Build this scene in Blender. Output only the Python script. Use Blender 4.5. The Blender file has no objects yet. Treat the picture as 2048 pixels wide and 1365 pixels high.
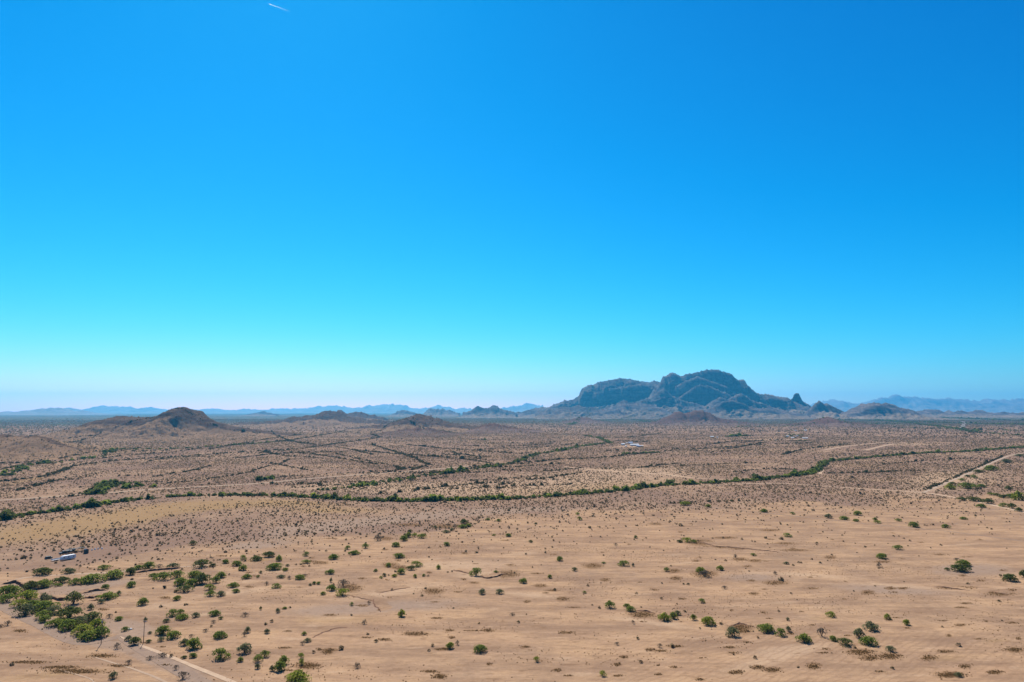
import bpy, bmesh, math, random
import numpy as np
from mathutils import Vector, Matrix

# ------------------------------------------------------------------ camera, sky, sun, exposure
scene = bpy.context.scene
col = scene.collection
PI = math.pi
CAM_H = 110.0
F = 1365.0                     # focal length in photo pixels (2048 wide)
HOR = 822.0                    # row of the true horizon in the photo
PITCH = math.atan((HOR - 682.5) / F)

cam_data = bpy.data.cameras.new('camera')
cam_data.sensor_width = 36.0
cam_data.lens = 36.0 * F / 2048.0
cam_data.clip_start = 0.5
cam_data.clip_end = 400000.0
cam = bpy.data.objects.new('camera', cam_data)
col.objects.link(cam)
cam.location = (0, 0, CAM_H)
cam.rotation_euler = (PI / 2 + PITCH, 0, 0)
scene.camera = cam

SUN_EL, SUN_AZ = math.radians(48), math.radians(-20)      # azimuth from +Y, negative = to the left
world = bpy.data.worlds.new('World')
scene.world = world
world.use_nodes = True
wn, wl = world.node_tree.nodes, world.node_tree.links
wn.clear()
sky = wn.new('ShaderNodeTexSky')
sky.sky_type = 'NISHITA'
sky.sun_disc = False
sky.sun_elevation = SUN_EL
sky.sun_rotation = SUN_AZ
sky.altitude = 400
sky.air_density = 1.0
sky.dust_density = 0.25
sky.ozone_density = 3.0
# clear desert sky: the red of the physical sky falls off more steeply than the blue, as the camera recorded it
SKY_K = 0.153
spl = wn.new('ShaderNodeSeparateColor'); cmb = wn.new('ShaderNodeCombineColor')
wl.new(sky.outputs[0], spl.inputs[0])
def sky_channel(i, gain, power, floor=0.0):
    m1 = wn.new('ShaderNodeMath'); m1.operation = 'MULTIPLY'; m1.inputs[1].default_value = SKY_K
    m2 = wn.new('ShaderNodeMath'); m2.operation = 'POWER'; m2.inputs[1].default_value = power
    m3 = wn.new('ShaderNodeMath'); m3.operation = 'MULTIPLY'; m3.inputs[1].default_value = gain / SKY_K
    wl.new(spl.outputs[i], m1.inputs[0]); wl.new(m1.outputs[0], m2.inputs[0]); wl.new(m2.outputs[0], m3.inputs[0])
    m4 = wn.new('ShaderNodeMath'); m4.operation = 'SUBTRACT'; m4.inputs[1].default_value = floor / SKY_K
    m5 = wn.new('ShaderNodeMath'); m5.operation = 'MAXIMUM'; m5.inputs[1].default_value = 0.0
    wl.new(m3.outputs[0], m4.inputs[0]); wl.new(m4.outputs[0], m5.inputs[0]); wl.new(m5.outputs[0], cmb.inputs[i])
sky_channel(0, 0.35, 3.6, 0.008)
sky_channel(1, 0.655, 1.32)
sky_channel(2, 0.87, 1.0)
bg = wn.new('ShaderNodeBackground')
bg.inputs['Strength'].default_value = 0.093
wout = wn.new('ShaderNodeOutputWorld')
wl.new(cmb.outputs[0], bg.inputs['Color'])
wl.new(bg.outputs[0], wout.inputs[0])

sun_data = bpy.data.lights.new('sun', 'SUN')
sun_data.energy = 5.0
sun_data.angle = math.radians(0.53)
sun_data.color = (1.0, 0.93, 0.83)
sun = bpy.data.objects.new('sun', sun_data)
col.objects.link(sun)
SUN_DIR = Vector((math.sin(SUN_AZ) * math.cos(SUN_EL), math.cos(SUN_AZ) * math.cos(SUN_EL), math.sin(SUN_EL)))
sun.rotation_euler = (-SUN_DIR).to_track_quat('-Z', 'Y').to_euler()
sun.location = (0, 0, 500)

scene.view_settings.view_transform = 'Standard'
scene.view_settings.look = 'None'
scene.view_settings.gamma = 1.0
scene.view_settings.use_curve_mapping = False
scene.view_settings.exposure = 0.72
scene.cycles.max_bounces = 6
scene.cycles.diffuse_bounces = 2
scene.cycles.transmission_bounces = 3
scene.cycles.volume_bounces = 0
scene.cycles.transparent_max_bounces = 8

# ------------------------------------------------------------------ helpers
SINP, COSP = math.sin(PITCH), math.cos(PITCH)


def ray(px, py):
    u = (682.5 - py) / F
    return ((px - 1024.0) / F, COSP - SINP * u, SINP + COSP * u)


def G(px, py, z=0.0):
    """the point of the plain that stands at this spot of the photograph"""
    d = ray(px, py)
    t = (z - CAM_H) / d[2]
    return (d[0] * t, d[1] * t, z)


def PXY(x, y, z=0.0):
    zc = z - CAM_H
    w = y * COSP + zc * SINP
    w = np.where(w > 1.0, w, 1.0)
    return 1024 + F * x / w, 682.5 - F * (zc * COSP - y * SINP) / w


def up_at(px, py, Y):
    """world x and z of the ray through a photo point at depth Y"""
    d = ray(px, py)
    t = Y / d[1]
    return d[0] * t, CAM_H + d[2] * t


def tag(o, label=None, cat=None, group=None, kind=None):
    if label: o['label'] = label
    if cat: o['category'] = cat
    if group: o['group'] = group
    if kind: o['kind'] = kind
    return o


def link(name, me, mats=(), parent=None, loc=None, smooth=False):
    for m in (mats if isinstance(mats, (list, tuple)) else [mats]):
        me.materials.append(m)
    o = bpy.data.objects.new(name, me)
    col.objects.link(o)
    if parent is not None: o.parent = parent
    if loc is not None: o.location = loc
    if smooth:
        me.polygons.foreach_set('use_smooth', np.ones(len(me.polygons), bool))
    return o


def empty(name, loc, rz=0.0):
    o = bpy.data.objects.new(name, None)
    o.empty_display_size = 0.5
    col.objects.link(o)
    o.location = loc
    o.rotation_euler = (0, 0, rz)
    return o


def np_mesh(name, v, faces):
    """faces: int array (n, k), all of one size"""
    me = bpy.data.meshes.new(name)
    v = np.asarray(v, np.float32)
    f = np.asarray(faces, np.int32)
    n, k = f.shape
    me.vertices.add(len(v))
    me.vertices.foreach_set('co', v.ravel())
    me.loops.add(n * k)
    me.loops.foreach_set('vertex_index', f.ravel())
    me.polygons.add(n)
    me.polygons.foreach_set('loop_start', np.arange(0, n * k, k, dtype=np.int32))
    me.update(calc_edges=True)
    return me


def grid_faces(nr, nc, wrap=False):
    r = np.arange(nr - 1)[:, None]
    c = np.arange(nc if wrap else nc - 1)[None, :]
    c2 = (c + 1) % nc
    a = r * nc + c; b = r * nc + c2; d = (r + 1) * nc + c; e = (r + 1) * nc + c2
    return np.stack([a, b, e, d], -1).reshape(-1, 4)


# -------- lattice noise
def _h(ix, iy, s):
    h = (ix.astype(np.int64) * 374761393 + iy.astype(np.int64) * 668265263 + s * 974634777) & 0xffffffff
    h = ((h ^ (h >> 13)) * 1274126177) & 0xffffffff
    h = ((h ^ (h >> 16)) * 2246822519) & 0xffffffff
    return ((h ^ (h >> 15)) & 0xffffff) / float(0xffffff)


def vnoise(x, y, s=0):
    x = np.asarray(x, float); y = np.asarray(y, float)
    x0 = np.floor(x); y0 = np.floor(y)
    fx = x - x0; fy = y - y0
    fx = fx * fx * fx * (fx * (fx * 6 - 15) + 10); fy = fy * fy * fy * (fy * (fy * 6 - 15) + 10)
    a = _h(x0, y0, s); b = _h(x0 + 1, y0, s); c = _h(x0, y0 + 1, s); d = _h(x0 + 1, y0 + 1, s)
    return (a * (1 - fx) + b * fx) * (1 - fy) + (c * (1 - fx) + d * fx) * fy


def fbm(x, y, o=5, s=0, gain=0.5):
    t = 0; a = 1; n = 0
    for i in range(o):
        t = t + a * vnoise(x, y, s + i * 17); n += a; a *= gain
        x, y = x * 1.8 + y * 0.9 + 3.1, y * 1.8 - x * 0.9 + 7.7
    return t / n


def ridged(x, y, o=5, s=0, gain=0.55):
    t = 0; a = 1; n = 0
    for i in range(o):
        v = 1 - np.abs(2 * vnoise(x, y, s + i * 13) - 1)
        t = t + a * v * v; n += a; a *= gain
        x, y = x * 1.75 + y * 0.95 + 5.3, y * 1.75 - x * 0.95 + 1.9
    return t / n


def smooth(a, b, x):
    t = np.clip((x - a) / (b - a), 0, 1)
    return t * t * (3 - 2 * t)


def seg_dist(x, y, pts):
    """distance of points to a world polyline"""
    best = np.full(np.shape(x), 1e12)
    for (ax, ay), (bx, by) in zip(pts[:-1], pts[1:]):
        dx, dy = bx - ax, by - ay
        t = np.clip(((x - ax) * dx + (y - ay) * dy) / (dx * dx + dy * dy + 1e-9), 0, 1)
        best = np.minimum(best, (x - ax - t * dx) ** 2 + (y - ay - t * dy) ** 2)
    return np.sqrt(best)


# ------------------------------------------------------------------ materials
class NT:
    """small helper that writes shader nodes"""
    def __init__(self, name):
        self.m = bpy.data.materials.new(name)
        self.m.use_nodes = True
        self.t = self.m.node_tree
        self.t.nodes.clear()
        self.out = self.t.nodes.new('ShaderNodeOutputMaterial')

    def n(self, kind, **kw):
        nd = self.t.nodes.new(kind)
        for k, v in kw.items(): setattr(nd, k, v)
        return nd

    def s(self, nd, key, v):
        i = nd.inputs[key]
        if hasattr(v, 'links') or isinstance(v, bpy.types.NodeSocket): self.t.links.new(v, i)
        else:
            if isinstance(v, tuple) and len(v) == 3 and i.type == 'RGBA': v = v + (1,)
            i.default_value = v

    def pos(self): return self.n('ShaderNodeNewGeometry').outputs['Position']

    def map(self, vec, scale=(1, 1, 1), rot=(0, 0, 0)):
        nd = self.n('ShaderNodeMapping')
        self.s(nd, 'Vector', vec); self.s(nd, 'Scale', scale); self.s(nd, 'Rotation', rot)
        return nd.outputs[0]

    def noise(self, vec, scale, detail=4, rough=0.55, dist=0.0):
        nd = self.n('ShaderNodeTexNoise')
        self.s(nd, 'Vector', vec); self.s(nd, 'Scale', scale); self.s(nd, 'Detail', detail)
        self.s(nd, 'Roughness', rough); self.s(nd, 'Distortion', dist)
        return nd.outputs['Fac']

    def ramp(self, fac, lo, hi, a=0.0, b=1.0):
        nd = self.n('ShaderNodeMapRange'); nd.clamp = True
        self.s(nd, 'Value', fac); self.s(nd, 'From Min', lo); self.s(nd, 'From Max', hi)
        self.s(nd, 'To Min', a); self.s(nd, 'To Max', b)
        return nd.outputs[0]

    def mix(self, fac, a, b, mode='MIX'):
        nd = self.n('ShaderNodeMix'); nd.data_type = 'RGBA'; nd.blend_type = mode
        self.s(nd, 0, fac); self.s(nd, 6, a); self.s(nd, 7, b)
        return nd.outputs[2]

    def math(self, op, a, b=0.0):
        nd = self.n('ShaderNodeMath'); nd.operation = op
        self.s(nd, 0, a); self.s(nd, 1, b)
        return nd.outputs[0]

    def attr(self, name):
        nd = self.n('ShaderNodeAttribute'); nd.attribute_name = name
        return nd

    def bump(self, h, strength=0.3, dist=1.0):
        nd = self.n('ShaderNodeBump')
        self.s(nd, 'Height', h); self.s(nd, 'Strength', strength); self.s(nd, 'Distance', dist)
        return nd.outputs[0]

    def finish(self, color, rough=0.95, normal=None, spec=0.1, metal=0.0):
        p = self.n('ShaderNodeBsdfPrincipled')
        self.s(p, 'Base Color', color); self.s(p, 'Roughness', rough); self.s(p, 'Metallic', metal)
        self.s(p, 'Specular IOR Level', spec)
        if normal is not None: self.s(p, 'Normal', normal)
        self.t.links.new(p.outputs[0], self.out.inputs[0])
        return self.m


def plain(name, c, rough=0.7, metal=0.0, spec=0.3, vary=0.12):
    t = NT(name)
    f = t.noise(t.pos(), 1.7, 4, 0.6)
    k = t.ramp(f, 0.3, 0.7, 1 - vary, 1 + vary)
    colr = t.mix(1.0, c, (1, 1, 1), 'MULTIPLY')
    nd = t.n('ShaderNodeVectorMath', operation='SCALE')
    t.s(nd, 0, colr); t.s(nd, 'Scale', k)
    return t.finish(nd.outputs[0], rough, None, spec, metal)


def leaf_mat(name, c1, c2, trans=0.3):
    t = NT(name)
    g = t.n('ShaderNodeNewGeometry')
    oi = t.n('ShaderNodeObjectInfo')
    r = t.math('ADD', t.math('MULTIPLY', g.outputs['Random Per Island'], 0.55), t.math('MULTIPLY', oi.outputs['Random'], 0.45))
    c = t.mix(r, c1, c2)
    d = t.n('ShaderNodeBsdfDiffuse'); t.s(d, 'Color', c)
    tr = t.n('ShaderNodeBsdfTranslucent'); t.s(tr, 'Color', c)
    mx = t.n('ShaderNodeMixShader'); t.s(mx, 0, trans)
    t.t.links.new(d.outputs[0], mx.inputs[1]); t.t.links.new(tr.outputs[0], mx.inputs[2])
    t.t.links.new(mx.outputs[0], t.out.inputs[0])
    return t.m


def ground_mat():
    t = NT('desert_soil')
    p = t.pos()
    zone = t.attr('zone')            # r: scrubland soil, g: dry gold grass, b: grey silt
    sep = t.n('ShaderNodeSeparateColor'); t.s(sep, 0, zone.outputs['Color'])
    z2 = t.attr('zone2')             # r: pale bare sand, g: brown dry weeds, b: far wooded plain
    sep2 = t.n('ShaderNodeSeparateColor'); t.s(sep2, 0, z2.outputs['Color'])
    big = t.noise(p, 0.006, 5, 0.6)
    mid = t.noise(p, 0.035, 5, 0.62)
    fine = t.noise(p, 0.35, 4, 0.65)
    grain = t.noise(p, 1.8, 3, 0.7)
    streak = t.noise(t.map(p, (0.012, 0.05, 0.05), (0, 0, 0.25)), 1.0, 6, 0.68)
    str2 = t.noise(t.map(p, (0.035, 0.16, 0.1), (0, 0, 0.1)), 1.0, 6, 0.72)
    tan = t.mix(t.ramp(big, 0.35, 0.65), (0.312, 0.193, 0.114), (0.232, 0.153, 0.100))
    tan = t.mix(t.ramp(mid, 0.38, 0.62), tan, (0.345, 0.219, 0.126))
    tan = t.mix(t.ramp(streak, 0.44, 0.60, 0, 0.75), tan, (0.200, 0.126, 0.082))
    tan = t.mix(t.ramp(str2, 0.50, 0.66, 0, 0.55), tan, (0.185, 0.114, 0.072))
    tan = t.mix(t.ramp(str2, 0.46, 0.34, 0, 0.5), tan, (0.365, 0.240, 0.150))
    scr = t.mix(t.ramp(mid, 0.35, 0.65), (0.208, 0.132, 0.087), (0.288, 0.190, 0.122))
    scr = t.mix(t.ramp(big, 0.40, 0.58, 0, 0.75), scr, (0.170, 0.110, 0.082))
    edge = lambda m, lo=0.25, hi=0.6: t.ramp(t.math('ADD', m, t.math('MULTIPLY', t.math('SUBTRACT', mid, 0.5), 0.7)), lo, hi)
    c = t.mix(edge(sep.outputs[0]), tan, scr)
    c = t.mix(t.math('MULTIPLY', edge(sep.outputs[1], 0.25, 1.0), 0.75), c, t.mix(fine, (0.245, 0.150, 0.066), (0.275, 0.182, 0.092)))
    c = t.mix(t.math('MULTIPLY', edge(sep.outputs[2]), 0.9), c, t.mix(mid, (0.215, 0.148, 0.105), (0.272, 0.190, 0.135)))
    c = t.mix(t.math('MULTIPLY', edge(sep2.outputs[0], 0.2, 1.1), 0.75), c, (0.380, 0.260, 0.165))
    c = t.mix(t.math('MULTIPLY', edge(sep2.outputs[1], 0.2, 0.7), 0.85), c, t.mix(fine, (0.110, 0.062, 0.032), (0.205, 0.122, 0.064)))
    far = t.mix(t.ramp(t.noise(t.map(p, (0.0016, 0.0016, 0.0016)), 1.0, 6, 0.62), 0.40, 0.62), (0.150, 0.115, 0.085), (0.075, 0.080, 0.045))
    far = t.mix(t.ramp(t.noise(p, 0.012, 4, 0.7), 0.45, 0.65, 0, 0.6), far, (0.060, 0.065, 0.038))
    c = t.mix(edge(sep2.outputs[2]), c, far)
    # plough lines of an old field
    wv = t.n('ShaderNodeTexWave', wave_type='BANDS', bands_direction='X')
    t.s(wv, 'Vector', t.map(p, (1, 1, 1), (0, 0, math.radians(-40) + PI / 2)))
    t.s(wv, 'Scale', 0.095); t.s(wv, 'Distortion', 7.0); t.s(wv, 'Detail', 3); t.s(wv, 'Detail Scale', 0.6)
    fl = t.math('MULTIPLY', zone.outputs['Alpha'], t.ramp(fine, 0.35, 0.6))
    c = t.mix(t.math('MULTIPLY', t.ramp(wv.outputs['Fac'], 0.62, 0.9), t.math('MULTIPLY', t.math('MULTIPLY', fl, t.ramp(big, 0.25, 0.48)), 0.45)), c, (0.170, 0.102, 0.062))
    # dry litter and small stones
    lit = t.noise(t.map(p, (0.09, 0.22, 0.2), (0, 0, 0.2)), 1.0, 6, 0.72)
    c = t.mix(t.ramp(lit, 0.55, 0.66, 0, 0.6), c, (0.150, 0.086, 0.050))
    k = t.math('MULTIPLY', t.ramp(fine, 0.25, 0.75, 0.88, 1.12), t.ramp(grain, 0.2, 0.8, 0.84, 1.16))
    nd = t.n('ShaderNodeVectorMath', operation='SCALE'); t.s(nd, 0, c); t.s(nd, 'Scale', k)
    hgt = t.math('ADD', t.math('MULTIPLY', fine, 0.6), t.math('ADD', t.math('MULTIPLY', grain, 0.15), t.math('MULTIPLY', mid, 2.0)))
    return t.finish(nd.outputs[0], 1.0, t.bump(hgt, 0.35, 0.6), 0.0)


def road_mat(name, c1, c2):
    t = NT(name)
    p = t.pos()
    f = t.noise(p, 0.22, 5, 0.65); g = t.noise(p, 1.3, 3, 0.7)
    c = t.mix(t.ramp(f, 0.35, 0.65), c1, c2)
    c = t.mix(t.ramp(g, 0.5, 0.75, 0, 0.4), c, tuple(v * 0.7 for v in c1))
    return t.finish(c, 1.0, t.bump(g, 0.3, 0.2), 0.0)


def rock_mat(name, dark, light, talus, scale=1.0, veg=0.5):
    """rock above, stony slope below: the attribute 'rock' says where bare rock stands"""
    t = NT(name)
    p = t.pos()
    rk = t.attr('rock').outputs['Fac']
    n1 = t.noise(p, 0.006 * scale, 6, 0.65); n2 = t.noise(p, 0.03 * scale, 5, 0.7)
    strata = t.noise(t.map(p, (0.004 * scale, 0.004 * scale, 0.016 * scale)), 1.0, 6, 0.65, 1.2)
    r = t.mix(t.ramp(strata, 0.38, 0.62), dark, light)
    r = t.mix(t.ramp(n2, 0.42, 0.68, 0, 0.7), r, tuple(v * 0.6 for v in dark))
    g = t.mix(t.ramp(n1, 0.35, 0.65), talus, tuple(v * 0.72 for v in talus))
    g = t.mix(t.math('MULTIPLY', t.ramp(n2, 0.48, 0.62), veg), g, (0.055, 0.056, 0.034))
    m = t.ramp(t.math('ADD', rk, t.math('MULTIPLY', t.math('SUBTRACT', n2, 0.5), 0.9)), 0.35, 0.65)
    c = t.mix(m, g, r)
    return t.finish(c, 1.0, t.bump(t.math('ADD', n2, t.math('MULTIPLY', n1, 2.0)), 0.6, 9.0 / scale), 0.0)


M = {}
M['soil'] = ground_mat()
M['pale_road'] = road_mat('pale_dirt', (0.426, 0.307, 0.209), (0.361, 0.250, 0.168))
M['grey_pale'] = road_mat('grey_pale_dirt', (0.36, 0.275, 0.20), (0.30, 0.225, 0.165))
M['grey_road'] = road_mat('grey_gravel', (0.250, 0.176, 0.127), (0.205, 0.143, 0.105))
M['tan_road'] = road_mat('worn_dirt', (0.361, 0.254, 0.172), (0.303, 0.213, 0.148))
M['asphalt'] = road_mat('highway_asphalt', (0.27, 0.25, 0.24), (0.22, 0.21, 0.20))
M['bank'] = road_mat('shaded_bank', (0.115, 0.062, 0.042), (0.18, 0.105, 0.07))  # brown of the steep face, darkened for its shade away from the sun
M['leaf_bright'] = leaf_mat('leaf_bright', (0.150, 0.185, 0.026), (0.290, 0.300, 0.056), 0.5)
M['leaf_green'] = leaf_mat('leaf_green', (0.100, 0.142, 0.026), (0.225, 0.248, 0.056), 0.5)
M['leaf_dark'] = leaf_mat('leaf_dark', (0.068, 0.088, 0.026), (0.150, 0.158, 0.050), 0.5)
M['leaf_grey'] = leaf_mat('leaf_grey', (0.115, 0.125, 0.056), (0.200, 0.200, 0.100), 0.42)
M['leaf_dry'] = leaf_mat('leaf_dry', (0.098, 0.081, 0.060), (0.170, 0.136, 0.098), 0.3)
M['leaf_scrub'] = leaf_mat('leaf_scrub', (0.125, 0.090, 0.050), (0.270, 0.195, 0.115), 0.45)
M['leaf_wash'] = leaf_mat('leaf_wash', (0.050, 0.052, 0.026), (0.105, 0.098, 0.046), 0.35)
M['leaf_straw'] = leaf_mat('leaf_straw', (0.150, 0.088, 0.036), (0.320, 0.195, 0.085), 0.35)
M['bark'] = plain('bark', (0.10, 0.075, 0.055), 0.95)
M['pole_wood'] = plain('pole_wood', (0.085, 0.060, 0.042), 0.9)
M['white_paint'] = plain('white_paint', (0.66, 0.66, 0.65), 0.5, 0, 0.3, 0.06)
M['white_glaze'] = plain('white_glaze', (0.75, 0.75, 0.73), 0.3)
M['grey_paint'] = plain('grey_paint', (0.30, 0.31, 0.34), 0.5)
M['blue_grey_roof'] = plain('blue_grey_roof', (0.36, 0.42, 0.55), 0.5)
M['dark_paint'] = plain('dark_paint', (0.030, 0.038, 0.045), 0.4)
M['dark_green_paint'] = plain('dark_green_paint', (0.022, 0.045, 0.045), 0.5)
M['black_rubber'] = plain('black_rubber', (0.02, 0.02, 0.02), 0.9)
M['window_glass'] = plain('window_glass', (0.03, 0.035, 0.04), 0.12, 0, 0.5)
M['beige_wall'] = plain('beige_wall', (0.55, 0.48, 0.40), 0.9)
M['white_wall'] = plain('white_wall', (0.60, 0.58, 0.55), 0.9)
M['dark_tarp'] = plain('dark_tarp', (0.025, 0.028, 0.030), 0.8)
M['steel'] = plain('steel', (0.35, 0.35, 0.36), 0.45, 0.6)
M['stone'] = plain('pale_stone', (0.62, 0.58, 0.54), 0.95)
ice = bpy.data.materials.new('contrail_ice'); ice.use_nodes = True
ice.node_tree.nodes.clear()
_o = ice.node_tree.nodes.new('ShaderNodeOutputMaterial'); _v = ice.node_tree.nodes.new('ShaderNodeVolumePrincipled')
_v.inputs['Color'].default_value = (1, 1, 1, 1); _v.inputs['Density'].default_value = 0.008; _v.inputs['Anisotropy'].default_value = 0.6
ice.node_tree.links.new(_v.outputs[0], _o.inputs['Volume'])
M['contrail'] = ice

# ------------------------------------------------------------------ the plain
def scrub_border(px):
    """row of the photo where the scrub ends and the bare flat begins"""
    return np.interp(px, [0, 200, 400, 560, 800, 1000, 1200, 1500, 1800, 2048],
                     [1140, 1118, 1095, 1078, 1064, 1046, 1032, 1018, 1003, 985])


def blob(px, py, cx, cy, rx, ry, rot=0.0):
    c, s = math.cos(math.radians(rot)), math.sin(math.radians(rot))
    u = ((px - cx) * c + (py - cy) * s) / rx
    v = (-(px - cx) * s + (py - cy) * c) / ry
    return np.exp(-(u * u + v * v) * 1.2)


def poly_mask(px, py, pts):
    inside = np.zeros(np.shape(px), bool)
    n = len(pts)
    for i in range(n):
        x1, y1 = pts[i]; x2, y2 = pts[(i + 1) % n]
        cond = ((y1 > py) != (y2 > py)) & (px < (x2 - x1) * (py - y1) / (y2 - y1 + 1e-9) + x1)
        inside ^= cond
    return inside.astype(float)


BROWN = [  # (x, y, half width, half height) of the brown weed patches on the flat
    (1285, 1229, 26, 7), (1480, 1256, 24, 10), (868, 1183, 20, 6), (702, 1176, 20, 8), (832, 1268, 25, 4), (1185, 1132, 20, 5),
    (1410, 1148, 24, 6), (1347, 1142, 16, 4), (1352, 1157, 12, 4), (1015, 1149, 26, 7), (1125, 1198, 13, 4), (615, 1332, 26, 7),
    (1400, 1085, 26, 6), (1443, 1094, 18, 3), (1478, 1097, 20, 3), (1450, 1076, 24, 2), (1590, 1101, 30, 2), (1550, 1166, 24, 4),
    (1720, 1305, 30, 6), (1780, 1313, 24, 6), (1858, 1316, 16, 5), (1740, 1316, 20, 5), (1627, 1333, 14, 6), (1515, 1335, 14, 4),
    (1545, 1340, 16, 5), (1900, 1350, 32, 6), (1910, 1176, 38, 3), (2000, 1188, 30, 4), (1780, 1177, 10, 3), (1735, 1185, 14, 4),
    (1660, 1115, 12, 3), (1765, 1124, 18, 2), (640, 1126, 16, 3), (780, 1131, 16, 5), (800, 1136, 18, 4), (1210, 1160, 9, 3),
    (1080, 1172, 12, 3), (660, 1300, 16, 3), (655, 1305, 12, 4), (880, 1353, 14, 5), (1510, 1122, 14, 3), (1480, 1119, 14, 3),
    (2030, 1300, 20, 5), (1990, 1345, 16, 4), (1930, 1333, 14, 4), (1475, 1345, 12, 4), (1310, 1180, 8, 2), (1235, 1330, 10, 3),
    (150, 1343, 60, 5), (205, 1312, 26, 4), (120, 1335, 40, 3), (240, 1332, 20, 3), (60, 1325, 40, 3), (40, 1262, 16, 3), (1115, 1341, 10, 3), (1300, 1300, 10, 3), (975, 1261, 14, 3), (900, 1261, 10, 2), (570, 1296, 14, 2), (820, 1050, 30, 3),
    (890, 1053, 30, 4), (770, 1077, 16, 4), (1310, 1048, 14, 2), (1540, 1061, 22, 2), (1570, 1087, 20, 2)]


_r = np.random.RandomState(77)
while len(BROWN) < 215:                                # the many small streaks of dead grass
    _x, _y = _r.uniform(0, 2048), 1030 + 330 * _r.uniform()
    if _y < scrub_border(_x) + 4 or (_x < 420 and _y > 1140 and _r.uniform() < 0.6): continue
    _k = (_y - 822) / 400.0
    BROWN.append((_x, _y, _r.uniform(4, 17) * _k, _r.uniform(0.8, 2.6) * _k))
PALE = [(_r.uniform(380, 2048), 1080 + 280 * _r.uniform(), _r.uniform(12, 60), _r.uniform(1.5, 5)) for _k in range(46)]


def zones(x, y):
    px, py = PXY(x, y)
    front = (y > 80)
    r = math.e ** 0 * np.hypot(x, y)
    sb = scrub_border(px)
    wob = (fbm(x * 0.012, y * 0.012, 4, 5) - 0.5) * 40
    scrub = np.where(front, smooth(14, -22, py - sb + wob), (r > 650).astype(float))
    px0, py0 = px, py
    gold = np.zeros_like(px)
    for b in [(80, 1065, 230, 26, -8), (250, 1035, 230, 18, -8), (420, 1012, 150, 10, -2), (600, 1008, 120, 8, 2), (120, 900, 60, 6, 5),
              (200, 897, 50, 4, 0), (340, 858, 60, 8, 0), (60, 960, 60, 5, -10), (660, 1022, 120, 7, 0), (520, 1120, 40, 5, -8),
              (110, 1234, 16, 6, 0), (255, 1243, 25, 5, 15), (1165, 842, 60, 6, 0), (900, 868, 40, 8, 0), (1200, 975, 250, 14, -4),
              (1880, 1318, 70, 10, 0), (1990, 1282, 40, 6, 0), (1640, 1238, 50, 6, 5), (100, 1350, 130, 10, -5), (700, 1240, 160, 14, 0)]:
        gold += blob(px, py, *b) * (0.9 if b[1] < 1150 else 0.6)
    silt = np.zeros_like(px)
    for b in [(30, 1215, 90, 16, 22), (110, 1250, 70, 10, 22), (200, 1285, 60, 12, 12), (280, 1310, 60, 14, 25), (380, 1345, 60, 18, 25),
              (240, 1262, 60, 10, 10), (150, 1185, 90, 12, 0), (220, 1165, 60, 8, -5), (60, 1170, 70, 8, 5), (260, 1250, 60, 12, 10),
              (520, 1090, 100, 10, -5), (760, 1042, 220, 9, -4), (1000, 1022, 200, 7, -2), (620, 1060, 120, 12, -6), (1780, 1180, 160, 12, 3),
              (1500, 1155, 90, 10, 0), (1950, 1140, 110, 16, 0), (750, 1215, 260, 16, -3)]:
        silt += blob(px, py, *b) * (0.9 if b[0] < 400 else 0.75)
    sand = np.zeros_like(px)
    for b in [(930, 1130, 130, 12, -2), (960, 1150, 60, 10, 0), (780, 1185, 120, 12, -10), (1600, 1150, 160, 5, 3), (1800, 1172, 120, 4, 4),
              (320, 1212, 60, 7, -4), (470, 1185, 90, 6, -6), (1300, 1245, 110, 6, 8), (1560, 1300, 100, 10, -5), (1060, 1190, 80, 6, 4),
              (1530, 880, 40, 2.2, 0), (1548, 866, 14, 1.6, -5), (1580, 868, 24, 1.2, -6), (1600, 880, 30, 2, 0), (1224, 896, 7, 1.5, 0),
              (1260, 893, 30, 3, 0), (1425, 876, 14, 2, 0), (1240, 941, 50, 3, 2), (1660, 893, 60, 3, -6), (1820, 889, 60, 2, 0), (1540, 1320, 120, 14, -15), (1150, 962, 330, 26, -5), (1900, 960, 120, 26, -8), (760, 975, 200, 14, 0)]:
        sand += blob(px, py, *b)
    for (cx, cy, rx, ry) in PALE: sand += 0.8 * blob(px, py, cx, cy, rx, ry, -3) * (py > scrub_border(px))
    brown = np.zeros_like(px)
    for (cx, cy, rx, ry) in BROWN:
        brown = np.maximum(brown, blob(px, py, cx, cy, rx * 1.15, ry * 1.3))
    far = np.where(front, smooth(862, 838, py) * smooth(500, 900, np.abs(px - 900) + 250 * (fbm(x * 0.0006, y * 0.0006, 3, 9))), (r > 5000) * 1.0)
    far = np.maximum(far, np.where(front, smooth(853, 840, py), 0))
    plough = np.where(front, smooth(1240, 1300, py) * smooth(1180, 1420, px) + 0.5 * smooth(1250, 1290, py) * smooth(1080, 1200, px), 0)
    for a in (gold, silt, sand, brown): a[~front] = 0
    one = np.ones_like(px)
    z1 = np.stack([scrub, np.clip(gold, 0, 1), np.clip(silt, 0, 1), np.clip(plough, 0, 1)], -1)
    z2 = np.stack([np.clip(sand, 0, 1), np.clip(brown, 0, 1), np.clip(far, 0, 1), one], -1)
    return z1, z2


def put_attr(me, name, arr):
    a = me.attributes.new(name, 'FLOAT_COLOR', 'POINT')
    a.data.foreach_set('color', np.asarray(arr, np.float32).ravel())


def put_float(me, name, arr):
    a = me.attributes.new(name, 'FLOAT', 'POINT')
    a.data.foreach_set('value', np.asarray(arr, np.float32).ravel())


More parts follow.
